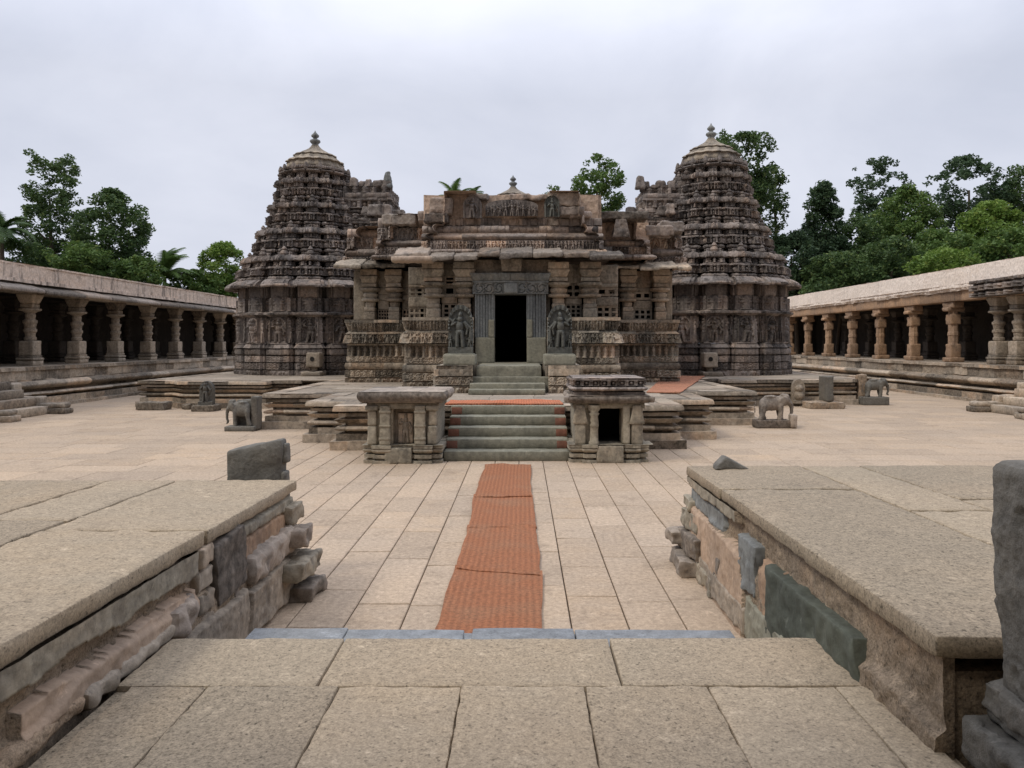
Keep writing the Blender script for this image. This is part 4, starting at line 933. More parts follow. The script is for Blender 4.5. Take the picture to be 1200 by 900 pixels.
P4 = [('grid', 0, .36, 3, 2), ('solid', .36, .62, 0, 0), ('grid', .64, .9, 2, 1), ('solid', .9, 1.02, 0, 0)] + top
P5 = [('grid', 0, .40, 3, 3), ('solid', .40, .56, 0, 0), ('grid', .56, 1.0, 2, 2), ('solid', 1.0, 1.55, 0, 0)]
screen(-4.54, -4.18, 24.16, P1, 1); screen(-3.78, -3.28, 24.16, P2[:1] + P1[1:], 2); screen(-5.3, -4.94, 24.16, [('solid', 0, 1.55, 0, 0)], 3)
screen(-3.4, -2.74, 22.95, P2, 4); screen(-2.31, -1.86, 22.06, P3, 5); screen(-1.43, -1.27, 22.06, [('solid', 0, 1.5, 0, 0)], 6)
screen(1.23, 1.71, 22.06, P5, 7); screen(2.13, 2.78, 22.3, P4, 8); screen(2.72, 3.08, 24.16, P2, 9); screen(3.49, 4.09, 24.16, P4, 10); screen(4.51, 4.72, 24.16, [('solid', 0, 1.55, 0, 0)], 11); screen(.62, .81, 22.06, [('solid', 0, 1.5, 0, 0)], 12)
mm = Mesh()      # side walls of the porch behind the corner pillars
for x in (a - 4.95, a + 4.95): mm.box(x - .08, x + .08, 24.75, 26.1, H + 1.93, 4.45)
mm.build('side_screen', M['temple'], tp)

# ---- doorway
d = thing('x', None, None); bpy.data.objects.remove(d)
zb, zt_ = 1.50, 3.44
df = Mesh(); df.rbox(a - 1.0, a + 1.0, 21.58, 22.2, 1.47, 1.512, r=.01, step=.1, rough=.004); df = df.build('door_frame', M['green'], tp)
def jamb(x0, x1, sgn):
    n = 7; xs_ = np.linspace(x0, x1, n * 2 + 1); pts = []
    dep = [0, .05, .02, .07, .02, .06, .0, .09, .03, .07, .0, .05, .02, .06]
    if sgn > 0: dep = dep[::-1]
    pts.append((x0, 22.15))
    for i in range(n * 2): yy = 21.62 + dep[i] * .55; pts += [(xs_[i], yy), (xs_[i + 1] - .001, yy)]
    pts.append((x1, 22.15)); return pts
for x0, x1, sgn in ((a - 1.0, a - .45, -1), (a + .45, a + 1.0, 1)):
    mm = Mesh()
    carve(mm, jamb(x0, x1, sgn), [dict(z=(zb + .72, zt_), o=0, blk=(5, 0))], du=.05, dz=.06, seed=7, rough=.004, mi=0)
    mm.rbox(x0 + .01, x1, 21.57, 22.1, zb, zb + .72, r=.02, step=.05, rough=.01, tone=(.6, .4, 0), mi=1)
    mm.rbox(*sorted((a + sgn * .46, a + sgn * .62)), 21.56, 21.72, zb + .72, zb + 1.22, r=.02, step=.05, rough=.012, tone=(.7, .6, 0), mi=1)
    mm.build('jamb', [M['blue'], M['green']], df)
mm = Mesh()
lp = [(a - 1.02, 22.2), (a - 1.02, 21.6), (a - .45, 21.6), (a - .45, 21.56), (a - .2, 21.56), (a - .2, 21.52), (a + .2, 21.52), (a + .2, 21.56), (a + .45, 21.56), (a + .45, 21.6), (a + 1.02, 21.6), (a + 1.02, 22.2)]
carve(mm, lp, [dict(z=(zt_, zt_ + .32), o=0, r=r_scroll(.3, .06), blk=(.5, .01)), dict(z=(zt_ + .32, zt_ + .36), o=.05), dict(z=(zt_ + .36, zt_ + .58), o=lambda t: .02 + .1 * t, r=r_round(.22, .07)), dict(z=(zt_ + .58, zt_ + .60), o=lambda t: .1 - .6 * t)], du=.025, dz=.02, seed=3)
mm.box(a - 1.0, a + 1.0, 21.7, 22.3, zt_, zt_ + .59); mm.rbox(a - .18, a + .2, 21.44, 21.6, zt_ + .02, zt_ + .30, r=.03, step=.05, rough=.01, tone=(.9, .4, 0))
mm.build('lintel', M['blue'], df)
mm = Mesh(); mm.rbox(a - 1.28, a + 1.3, 21.75, 22.1, 4.03, 4.42, r=.02, step=.1, rough=.012, tone=(.3, .6, 0)); mm.build('beam', M['temple'], tp)
mm = Mesh(); mm.rbox(a - .24, a + .30, 21.42, 21.8, 4.06, 4.42, r=.02, step=.05, rough=.012, taper=-.15, tone=(.4, .6, 0)); bo = mm.build('bracket', M['temple'], tp)
mm = Mesh(); mm.box(a - .04, a + .06, 21.409, 21.43, 4.19, 4.29); mm.build('socket_hole_shade', M['inside'], bo)  # thin dark block paints the shade of the socket
# door steps with flank walls
mm = Mesh()
mm.rbox(a - .80, a + .80, 18.85, 21.6, H, 1.50, r=.02, step=.07, rough=.01, tone=(.4, .3, 0)); mm.rbox(a - .90, a + 1.15, 18.66, 18.9, H, 1.24, r=.02, step=.05, rough=.01, tone=(.2, .4, 0))
mm.rbox(a - .92, a + .88, 18.28, 18.7, H, 1.10, r=.02, step=.05, rough=.01, tone=(.6, .3, 0)); mm.rbox(a - .93, a + .87, 17.9, 18.3, H, .975, r=.02, step=.05, rough=.01, tone=(.4, .2, 0))
mm.build('door_steps', M['green'], tp)
for sgn in (-1, 1):
    mm = Mesh(); pp = [(a + sgn * x, y) for x, y in ((1.75, 21.4), (1.75, 18.6), (.86, 18.6))]
    if sgn > 0: pp = pp[::-1]
    if sgn > 0: pp[0] = (pp[0][0] + .1, pp[0][1])
    carve(mm, pp if sgn < 0 else [(x, y) for x, y in pp], [dict(z=(H, H + .16), o=.08, r=r_anim(.22, .06), blk=(.5, .02)), dict(z=(H + .16, H + .20), o=.0), dict(z=(H + .2, H + .38), o=.04, r=r_scroll(.2, .04), blk=(.5, .02)), dict(z=(H + .38, H + .42), o=-.03), dict(z=(H + .42, H + .58), o=.05, blk=(.6, .02)), dict(z=(H + .58, H + .665), o=.0, blk=(.6, .02)), dict(z=(H + .665, H + .67), o=lambda t: 0 - .5 * t, flat=1)], du=.025, dz=.022, seed=30 + sgn, rough=.012)
    mm.box(*sorted((a + sgn * .9, a + sgn * 1.7)), 18.75, 21.4, H, H + .663)
    mm.build('flank_wall', M['temple'], tp)

# ---- eaves
def eave_run(xa, xb, yf, z0, seed, depth=.75, th=.16, n=None, mat=None):
    mm = Mesh(); rq = random.Random(seed); x = xa
    while x < xb - .05:
        L = min(rq.uniform(.5, 1.25), xb - x)
        if xb - x - L < .35: L = xb - x
        dz = rq.uniform(-.05, .06); dy = rq.uniform(-.10, .14); sl = rq.uniform(.22, .32); rise = rq.uniform(.0, .05)
        def wp(P, y0=yf + dy, sl=sl, x=x, L=L, rise=rise):
            P = P.copy(); q = (P[..., 1] - y0); P[..., 2] += sl * np.clip(q, 0, .8) + rise * ((P[..., 0] - x) / L - .5); return P
        mm.rbox(x + .006, x + L - .006, yf + dy, yf + dy + depth, z0 + dz, z0 + dz + th * rq.uniform(.9, 1.25), r=.035, step=.04, rough=.05, nscale=5, seed=rq.randint(0, 999), tone=(rq.random(), rq.random(), 0), warp=wp)
        x += L
    return mm
mm = eave_run(a - 3.2, a + 3.1, 20.85, 4.33, 5, 1.2, th=.12); mm.rbox(a - 3.25, a - 2.1, 20.75, 21.3, 4.26, 4.42, r=.07, step=.06, rough=.05, seed=77, tone=(.8, .9, .3))
mm.build('eave', M['eave'], tp)
eave_run(a - 5.35, a - 3.2, 23.1, 4.30, 9, 1.1, th=.11).build('eave', M['temple'], tp); eave_run(a + 3.0, a + 5.45, 23.05, 4.27, 12, 1.1, th=.10).build('eave', M['temple'], tp)

# ---- roof parapet in broken courses set in pale mortar
def parapet(pts, z, rowz, seed, mid=None):
    mm = Mesh(); bands = []; ins = 0.
    kinds = ['pil', 'roll', 'dent', 'roll2', 'fig', 'top']
    o = 0.
    for i, (za, zc, kd) in enumerate(rowz):
        if kd == 'pil': bands += [dict(z=(za, zc - .03), o=o, r=r_fig(.2, .08, .6, i), blk=(.55, .05), miss=.14, missd=.07), dict(z=(zc - .03, zc), o=o - .10)]
        if kd == 'roll': bands += [dict(z=(za, zc - .03), o=lambda t, o=o: o + .02 + .12 * math.sin(3.1 * t), blk=(.8, .06), miss=.2, missd=.12, rough=.035), dict(z=(zc - .04, zc), o=o - .16)]
        if kd == 'blk': bands += [dict(z=(za, zc - .03), o=lambda t, o=o: o + .06 * math.sin(3.1 * t), r=r_round(.2, .05, i), blk=(.85, .05), miss=.2, missd=.12, rough=.035), dict(z=(zc - .04, zc), o=o - .16)]
        if kd == 'dent': bands += [dict(z=(za, zc), o=o, r=r_dentil(.3, .07, .7, i), blk=(.6, .02), miss=.25, missd=.05)]
        if kd == 'mort': bands += [dict(z=(za, zc), o=o, blk=(.5, .04), b=.7, rough=.04)]
        if kd == 'fig': bands += [dict(z=(za, zc), o=o, r=r_fig(.34, .10, .4, i), blk=(.7, .03), miss=.25, missd=.05)]
        o -= .16 if kd != 'dent' else .06
    bands.append(dict(z=(zc, zc + .004), o=lambda t, o=o: o + .1 - .8 * t, b=.9, flat=1))
    carve(mm, pts, bands, du=.025, dz=.022, seed=seed, rough=.022)
    return mm
cp = [(a - 2.55, 25.5), (a - 2.55, 21.55), (a + 2.65, 21.55), (a + 2.65, 25.5)]
cz = [(4.55, 4.72, 'blk'), (4.72, 4.98, 'pil'), (4.98, 5.20, 'roll'), (5.20, 5.44, 'blk'), (5.44, 5.66, 'dent'), (5.66, 6.34, 'mort')]
mm = parapet(cp, 4.55, cz, 300)
mm.box(a - 2.35, a + 2.45, 22.25, 25.5, 4.6, 6.33, tone=(.5, .5, .9)); mm.box(a - 2.5, a + 2.6, 21.9, 25.5, 4.6, 5.2, tone=(.5, .5, .5))
sl_ = [(a - 4.1, 26.5), (a - 4.1, 22.9), (a - 2.5, 22.9)]; sr_ = [(a + 2.6, 22.9), (a + 4.2, 22.9), (a + 4.2, 26.5)]
sz = [(4.55, 4.72, 'blk'), (4.72, 4.98, 'pil'), (4.98, 5.20, 'roll'), (5.20, 5.56, 'fig'), (5.56, 5.92, 'blk')]
mm.merge(parapet(sl_, 0, sz, 320)); sz2 = [(4.55, 4.72, 'blk'), (4.72, 4.98, 'pil'), (4.98, 5.20, 'blk'), (5.20, 5.72, 'mort'), (5.72, 5.95, 'mort')]
mm.merge(parapet(sr_, 0, sz2, 340))
mm.box(a - 3.9, a - 2.4, 23.5, 26.5, 4.6, 5.9, tone=(.5, .5, .4)); mm.box(a + 2.5, a + 4.0, 23.6, 26.5, 4.6, 5.93, tone=(.5, .5, .8))
ol = [(a - 5.25, 27), (a - 5.25, 24.0), (a - 3.9, 24.0)]; orr = [(a + 4.0, 24.0), (a + 5.4, 24.0), (a + 5.4, 27)]
oz = [(4.5, 4.78, 'pil'), (4.78, 5.04, 'roll'), (5.04, 5.4, 'fig'), (5.4, 5.72, 'blk')]
mm.merge(parapet(ol, 0, oz, 360)); mm.merge(parapet(orr, 0, oz, 380)); mm.box(a - 5.0, a - 3.8, 24.6, 27, 4.5, 5.7, tone=(.4, .4, 0)); mm.box(a + 3.9, a + 5.1, 24.6, 27, 4.5, 5.7, tone=(.4, .4, 0))
# broken cap stones
rq = random.Random(5)
pp = mm.build('roof_parapet', M['parapet'], tp)
def cap(x0, x1, y0, y1, z0, z1, seed, mat='parapet', name='cap_stone', taper=0, r=.05):
    q = Mesh(); q.rbox(x0, x1, y0, y1, z0, z1, r=min(r, .05) * .7, step=.03, rough=.06, nscale=6, seed=seed, tone=(rq.random(), rq.random(), 0), taper=taper); return q.build(name, M[mat], pp)
cap(-2.62, -2.0, 21.7, 22.4, 5.72, 6.16, 1, 'parapet', r=.12); cap(-.35, .75, 21.95, 22.5, 6.16, 6.32, 2); cap(.72, 1.65, 21.75, 22.2, 5.95, 6.33, 13, 'eave'); cap(2.15, 3.7, 22.55, 23.2, 5.70, 5.92, 3, 'eave'); cap(1.35, 1.95, 21.75, 22.4, 5.64, 5.78, 4); cap(-4.2, -3.2, 22.95, 23.6, 5.60, 5.92, 5, 'eave', r=.12)
cap(-1.55, -1.0, 21.95, 22.5, 6.18, 6.34, 6); cap(.95, 1.75, 21.7, 22.1, 5.68, 5.92, 7); cap(-2.75, -2.1, 21.62, 22.1, 5.46, 5.72, 8, r=.09); cap(2.65, 3.15, 22.45, 22.9, 5.15, 5.72, 9, 'tower', taper=.4); cap(3.75, 4.6, 23.3, 23.9, 5.32, 5.62, 10); cap(-3.05, -2.6, 22.4, 22.9, 5.62, 5.9, 11); cap(4.3, 5.0, 23.7, 24.4, 5.5, 5.82, 14)
def roof_relief(x0, x1, z0, z1, y, fn, mat, name, arch=True, dep=.16):
    q = Mesh(); nu = int((x1 - x0) / .02) + 2; nv = int((z1 - z0) / .02) + 2
    U, V_ = np.meshgrid(np.linspace(-1, 1, nu), np.linspace(0, 1, nv)); w = (x1 - x0) / 2
    wd = np.where(V_ > .62, np.sqrt(np.maximum(.05, 1 - ((V_ - .62) / .39) ** 2)), 1.) if arch else np.ones_like(V_)
    X = U * wd * w; Z = V_ * (z1 - z0); Hh = fn(X, Z)
    P = np.stack([(x0 + x1) / 2 + X, y - Hh, z0 + Z], -1); q.grid(P, tone=(.4, .3, 0))
    Bk = P.copy(); Bk[..., 1] = y + dep
    for s0, s1 in ((P[:, 0], Bk[:, 0]), (Bk[:, -1], P[:, -1]), (P[-1], Bk[-1])): q.grid(np.stack([s1, s0]) if True else 0, tone=(.4, .3, 0))
    return q.build(name, M[mat], pp)
def fn_row(n, w, h):
    def f(X, Z):
        p = 2 * w / n; i = np.floor((X + w) / p); x = X + w - (i + .5) * p; k = .62 + .36 * np.exp(-((i - (n - 1) / 2) / (n * .22)) ** 2)
        return .09 * figure_h(x, Z, h * .95 * k, rnd(i, 3), rnd(i, 4), .85) + .03 * (np.abs(x) > .42 * p) * (Z < h * k)
    return f
roof_relief(-1.05, .45, 5.68, 6.16, 21.95, fn_row(9, .75, .48), 'tower', 'figure_relief')
roof_relief(-1.68, -1.16, 5.62, 6.24, 21.9, lambda X, Z: .11 * figure_h(X, Z, .56, .3, .7, 1.1) + .05 * (np.abs(X) > .21), 'tower', 'figure_relief')
roof_relief(.63, 1.05, 5.62, 6.22, 21.72, lambda X, Z: .12 * figure_h(X, Z, .52, .6, .4, 1.) + .06 * (np.abs(X) > .165) + .06 * (np.hypot(X / .2, (Z - .36) / .24) > 1) * (Z > .36), 'guardian', 'figure_stele')

# ================================================================== guardian slabs beside the door, standing on pedestals
def stele(name, cx, yb, zb, w, h, fn, mat, label, cat, dep=.18, group=None, top=.62, yaw=0):
    q = Mesh(); nu = int(w / .014) + 2; nv = int(h / .014) + 2
    U, V_ = np.meshgrid(np.linspace(-1, 1, nu), np.linspace(0, 1, nv))
    wd = np.where(V_ > top, np.sqrt(np.maximum(.04, 1 - ((V_ - top) / (1.01 - top)) ** 2)), 1.)
    X = U * wd * w / 2; Z = V_ * h; Hh = fn(X, Z)
    P = np.stack([X, -Hh, Z], -1); P[..., 1] += .012 * fbm(P, 9, 3)
    Bk = P.copy(); Bk[..., 1] = dep
    q.grid(P, tone=(.5, .4, 0)); q.grid(Bk, tone=(.5, .4, 0), flip=True)
    for s0, s1 in ((P[:, 0], Bk[:, 0]), (Bk[:, -1], P[:, -1]), (P[-1], Bk[-1])): q.grid(np.stack([s1, s0]), tone=(.5, .4, 0))
    V0 = [v @ np.array(Matrix.Rotation(yaw, 3, 'Z')).T + np.array([cx, yb, zb]) for v in q.v]; q.v = V0
    o = q.build(name, mat, origin=(cx, yb, zb)); return tag(o, label, cat, group)
def guardian(flip):
    def f(X, Z):
        X = X * flip; h = 1.16
        b = figure_h(X, Z - .16, .86, .35, .5, .95) * .15
        b = np.where(Z < .16, .10, b)
        b = np.maximum(b, .10 * caps(X, Z, .12, .76, .25, .62, .045)); b = np.maximum(b, .10 * caps(X, Z, .25, .62, .24, .30, .04)); b = np.maximum(b, .09 * caps(X, Z, -.12, .74, -.27, .86, .04)); b = np.maximum(b, .09 * bump(X, Z, -.28, .92, .05, .07)); b = np.maximum(b, .09 * bump(X, Z, .27, .90, .05, .07))
        for sx in (-.24, .22): b = np.maximum(b, .10 * figure_h(X - sx, Z - .15, .30, .5, .5, 1.))
        rr = np.hypot(X / .31, (Z - .72) / .44); b = np.maximum(b, .085 * (np.abs(rr - 1) < .16) * (Z > .55) * (.7 + .3 * np.sin(np.arctan2(Z - .72, X) * 22)))
        return b + .02
    return f
for sx, fl, lb in ((-1.53, 1, 'tall dark carved guardian slab left of the temple door'), (.93, -1, 'tall dark carved guardian slab right of the temple door')):
    stele('guardian_statue', sx, 19.05, 1.80, .60, 1.20, guardian(fl), M['guardian'], lb, 'statue', .2, 'guardian statues by the temple door')
    q = Mesh(); q.rbox(sx - .40, sx + .38, 18.78, 19.5, 1.52, 1.78, r=.02, step=.05, rough=.012, tone=(.8, .7, 0)); q.rbox(sx - .36, sx + .34, 18.82, 19.45, 1.78, 1.80, r=.01, step=.06, rough=.004)
    tag(q.build('statue_pedestal', M['pedestal'], origin=(sx, 19.1, 1.5)), 'plain pale stone block under the guardian slab %s of the temple door' % ('left' if sx < 0 else 'right'), 'pedestal', 'guardian pedestals')
# ================================================================== sculpted animals and slabs round the platform
import bmesh
def blob_mesh(name, blobs, mat, parent=None, voxel=.02, Mx=None, origin=None, smooth_it=2):
    bm = bmesh.new()
    def ball(c, r, rot=None):
        T = Matrix.Translation(Vector(c)) @ (rot if rot else Matrix()) @ Matrix.Diagonal((*((r, r, r) if isinstance(r, (int, float)) else r), 1))
        bmesh.ops.create_icosphere(bm, subdivisions=3, radius=1, matrix=T)
    for b in blobs:
        if b[0] == 'e': ball(b[1], b[2], Matrix.Rotation(R(b[3]), 4, 'Y') if len(b) > 3 else None)
        else:
            pts = b[1]; rs = b[2]
            for (p, q), (r0, r1) in zip(zip(pts[:-1], pts[1:]), zip(rs[:-1], rs[1:])):
                L = (Vector(q) - Vector(p)).length; n = max(2, int(L / (min(r0, r1) * .45)))
                for k in range(n + 1):
                    f = k / n; ball(Vector(p).lerp(Vector(q), f), r0 + (r1 - r0) * f)
    me = bpy.data.meshes.new(name + '_raw'); bm.to_mesh(me); bm.free()
    ob = bpy.data.objects.new(name + '_raw', me); COL.objects.link(ob)
    md = ob.modifiers.new('r', 'REMESH'); md.mode = 'VOXEL'; md.voxel_size = voxel
    sm = ob.modifiers.new('s', 'SMOOTH'); sm.iterations = smooth_it; sm.factor = .5
    dg = bpy.context.evaluated_depsgraph_get(); ev = ob.evaluated_get(dg); m2 = ev.to_mesh()
    V = np.zeros(len(m2.vertices) * 3); m2.vertices.foreach_get('co', V); V = V.reshape(-1, 3)
    Q = [tuple(p.vertices) for p in m2.polygons]; ev.to_mesh_clear()
    bpy.data.objects.remove(ob); bpy.data.meshes.remove(me)
    V = V + .010 * np.stack([fbm(V, 12, 1), fbm(V, 12, 2), fbm(V, 12, 3)], -1)
    flip = False
    if Mx is not None:
        V = V @ np.array(Mx.to_3x3()).T + np.array(Mx.translation); flip = Mx.determinant() < 0
    q = Mesh(); qs = [f[::-1] if flip else f for f in Q if len(f) == 4]; ts = [f[::-1] if flip else f for f in Q if len(f) == 3]
    q.add(V, quads=qs, tris=ts, tone=(.5, .4, 0), smooth=True)
    return q.build(name, mat, parent, origin)
def elephant_blobs():
    B = [('e', (0, 0, .40), (.27, .14, .18)), ('e', (-.14, 0, .38), (.16, .135, .17)), ('e', (.16, 0, .42), (.16, .13, .16)), ('e', (.33, 0, .48), (.13, .11, .14), 15), ('e', (.36, 0, .57), (.08, .09, .06))]
    for sy in (-1, 1):
        B += [('c', [(.20, .075 * sy, .34), (.21, .075 * sy, .18), (.22 + .04 * sy, .075 * sy, .03)], [.075, .06, .065]), ('c', [(-.20, .075 * sy, .34), (-.22, .075 * sy, .18), (-.22 + .06 * sy, .075 * sy, .03)], [.085, .062, .066])]
        B += [('e', (.27, .125 * sy, .47), (.075, .025, .11)), ('c', [(.42, .06 * sy, .42), (.50, .065 * sy, .38)], [.02, .014])]
    B += [('c', [(.42, 0, .46), (.49, 0, .34), (.50, 0, .20), (.46, 0, .10), (.50, 0, .07)], [.065, .052, .042, .034, .03]), ('c', [(-.40 + .02, 0, .44), (-.42, 0, .30), (-.40, 0, .18)], [.02, .016, .022])]
    B += [('e', (-.02, 0, .565), (.16, .12, .03)), ('e', (.27, 0, .60), (.05, .07, .04))]
    return B
def elephant(loc, face, scale, label, base, mat, extra=None):
    t = thing('elephant_statue', label, 'elephant statue', loc, 'carved elephants around the platform')
    Mx = Matrix.Translation(Vector(loc) + Vector((0, 0, base[1]))) @ Matrix.Diagonal((face * scale[0], scale[1], scale[2], 1))
    blob_mesh('body', elephant_blobs(), mat, t, .022, Mx)
    q = Mesh(); bl = base[0]; q.rbox(loc[0] - bl / 2, loc[0] + bl / 2, loc[1] - .2, loc[1] + .2, loc[2], loc[2] + base[1] + .012, r=.02, step=.04, rough=.012, seed=3); q.build('base', mat, t)
    if extra: extra(t, Mx)
def back_slab(t, Mx):
    q = Mesh(); x, y, z = t.location; q.rbox(x + .22, x + .38, y - .06, y + .28, z, z + .80, r=.03, step=.04, rough=.02, seed=6); q.rbox(x - .20, x + .26, y + .12, y + .24, z + .05, z + .72, r=.06, step=.05, rough=.03, seed=8); q.build('back_slab', M['dkstone'], t)
def rider(t, Mx):
    x, y, z = t.location; q = Mesh(); q.rbox(x + .40, x + .56, y - .28, y - .02, z, z + .34, r=.04, step=.03, rough=.03, seed=3); q.build('front_block', M['eave'], t)
elephant((-6.60, 18.1, 0), -1, (.72, .95, 1.0), 'dark stone elephant in front of a slab, facing left beside the platform', (.70, .10), M['dkstone'], back_slab)
elephant((6.08, 18.75, 0), 1, (1.0, 1.05, 1.02), 'grey stone elephant on a block facing right, nearest of the right hand elephants', (.84, .18), M['eave'], rider)
elephant((11.72, 25.6, 0), 1, (.95, 1., 1.), 'smaller looking stone elephant on a block at the far right corner of the platform', (.86, .26), M['dkstone'])
q = Mesh(); q.rbox(11.3, 11.6, 25.75, 26.1, .0, 1.0, r=.05, step=.05, rough=.04, taper=.1)
tag(q.build('broken_post', M['platform'], origin=(11.45, 25.9, 0)), 'rough stone post standing behind the far right elephant', 'post')
def deity(X, Z): return np.maximum(.13 * figure_h(X, Z - .10, .66, .4, .4, .9), .10 * (Z < .10)) + .02
def knob(X, Z): return np.maximum(.12 * bump(X, Z, 0, .48, .13, .12), np.maximum(.12 * bump(X, Z, 0, .25, .15, .16), .09 * (Z < .09))) + .02
def base_stone(x0, x1, y0, y1, z1, label, seed, name='base_stone', cat='stone block'):
    q = Mesh(); q.rbox(x0, x1, y0, y1, 0, z1, r=.02, step=.04, rough=.05, nscale=5, seed=seed); return tag(q.build(name, M['platform'], origin=((x0 + x1) / 2, (y0 + y1) / 2, 0)), label, cat)
stele('carved_stele', -9.62, 23.4, .18, .42, .72, deity, M['dkstone'], 'small dark carved slab standing against the far left of the platform', 'carved slab', .14)
base_stone(-9.95, -9.28, 23.05, 23.75, .18, 'stone block under the small carved slab left of the temple', 3)
stele('carved_stele', 9.0, 25.0, .10, .40, .78, knob, M['platform'], 'worn rounded carved slab against the platform on the right, left of the thin upright slab', 'carved slab', .16)
q = Mesh(); q.rbox(9.62, 9.86, 24.3, 24.95, .2, 1.0, r=.03, step=.05, rough=.03, seed=5)
tag(q.build('upright_slab', M['dkstone'], origin=(9.74, 24.6, .2)), 'thin dark upright slab on the right, between the worn carved slab and the far elephant', 'upright slab')
base_stone(9.0, 10.1, 24.0, 24.7, .2, 'low dark block at the foot of the thin upright slab on the right', 6)
base_stone(-11.85, -10.95, 23.5, 24.0, .24, 'low flat stone lying on the paving at the left corner of the platform', 8, 'flat_stone', 'flat stone')
base_stone(-10.55, -10.3, 23.75, 24.0, .17, 'little dark cube of stone between the flat stone and the carved slab on the left', 9, 'stone_cube')

# ================================================================== pillared cloisters on both sides
def cloister(sg, xb, label, y0=11., y1=57.):
    """xb: distance of the plinth foot from x=0; everything else steps back from it"""
    t = thing('pillared_cloister', label, 'cloister', (sg * (xb + 1.6), 34, 0)); d = 1.0 * xb
    X = lambda v: sg * (d + v)
    line = [(X(0), y0), (X(0), y1)]
    if sg > 0: line = line[::-1]
    mm = Mesh()
    bd = [dict(z=(0, .11), o=.0, blk=(1.4, .05)), dict(z=(.11, .32), o=-.12, blk=(1.2, .03)), dict(z=(.32, .39), o=-.42), dict(z=(.39, .50), o=lambda u: -.22 + .10 * math.sin(3.1 * u), blk=(1.6, .03)), dict(z=(.50, .60), o=-.55),
          dict(z=(.60, .84), o=lambda u: -.36 + .16 * math.sin(2.9 * u), blk=(1.5, .04)), dict(z=(.84, .88), o=-.62), dict(z=(.88, 1.18), o=-.62, blk=(.8, .025)), dict(z=(1.18, 1.29), o=-.56, blk=(1.1, .02)), dict(z=(1.29, 1.295), o=lambda u: -.57 - 1.2 * u, flat=1, rough=0)]
    carve(mm, line, bd, du=.06, dz=.035, seed=400 + sg, rough=.022)
    mm.build('plinth', M['cloister'] if sg < 0 else M['platform'], t)
    mm = Mesh(); xs_ = sorted((X(1.7), X(6.2))); mm.box(*xs_, y0, y1, .2, 1.292, tone=(.5, .4, 0)); 
    mm.build('floor', M['top'], t)
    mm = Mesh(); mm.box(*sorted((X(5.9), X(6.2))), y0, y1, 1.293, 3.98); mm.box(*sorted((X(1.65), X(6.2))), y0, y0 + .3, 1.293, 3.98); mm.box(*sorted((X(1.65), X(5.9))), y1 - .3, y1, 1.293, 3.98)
    mm.build('back_wall', M['shaded'], t)  # shade is painted into the wall colour
    zc = 3.72; xc = 1.62 if sg < 0 else 1.6
    # beams
    mm = Mesh(); y = y0; rq = random.Random(9)
    while y < y1:
        L = rq.uniform(2.5, 3.3) if sg < 0 else 3.15
        mm.rbox(*sorted((X(xc - .30), X(xc + .30))), y + .006, min(y + L, y1) - .006, zc, zc + (.30 if sg < 0 else .42), r=.02, step=.12, rough=.02, seed=rq.randint(0, 99), tone=(rq.random(), rq.random(), 0))
        y += L
    mm.build('beam', M['cloister'] if sg < 0 else M['sand'], t)
    mm = Mesh(); mm.box(*sorted((X(xc + .32), X(6.2))), y0, y1, 3.985, 4.2, tone=(.4, .4, 0)); mm.build('ceiling', M['shaded'], t)
    if sg < 0:
        mm = eave_like(X(.66), X(1.95), y0, y1, 3.80, 4.12, sg); mm.build('eave', M['eave'], t)
        mm = Mesh(); ln = [(X(1.12), y0), (X(1.12), y1)]
        carve(mm, ln, [dict(z=(4.04, 4.16), o=.03, blk=(2, .02)), dict(z=(4.16, 4.60), o=-.02, blk=(2.6, .012)), dict(z=(4.60, 4.66), o=.0, blk=(2.6, .02)), dict(z=(4.66, 4.665), o=lambda u: -1.6 * u, flat=1, rough=0)], du=.08, dz=.05, seed=7, rough=.02)
        mm.build('parapet', M['plaster'], t)
    else:
        mm = Mesh(); ln = [(X(1.12), y1), (X(1.12), y0)]
        carve(mm, ln, [dict(z=(4.10, 4.22), o=lambda u: -.12 + .06 * u, blk=(.7, .05), b=.3, rough=.06), dict(z=(4.22, 4.34), o=-.03, blk=(1.1, .03), rough=.035), dict(z=(4.34, 4.96), o=0, blk=(4., .006), rough=.014), dict(z=(4.96, 4.99), o=-.01, blk=(4, .006)), dict(z=(4.99, 4.995), o=lambda u: -1.6 * u, flat=1, rough=0)], du=.08, dz=.04, seed=8, rough=.02)
        mm.build('parapet', M['plaster_clean'], t)
    return t, X, xc
def eave_like(xa, xb_, y0, y1, z0, z1, sg):
    mm = Mesh(); y = y0; rq = random.Random(3)
    while y < y1:
        L = rq.uniform(1.6, 2.4); lo, hi = sorted((xa, xb_)); dz = rq.uniform(-.015, .015)
        def wp(P, xa=xa, sg=sg):
            P = P.copy(); q = np.abs(P[..., 0] - xa); P[..., 2] += .30 * np.clip(q, 0, .9) - .13; return P
        mm.rbox(lo, hi, y + .008, min(y + L, y1) - .008, z0 + dz, z0 + .15 + dz, r=.07, step=.1, rough=.022, nscale=3, seed=rq.randint(0, 99), tone=(rq.random(), rq.random(), 0), warp=wp)
        y += L
    return mm
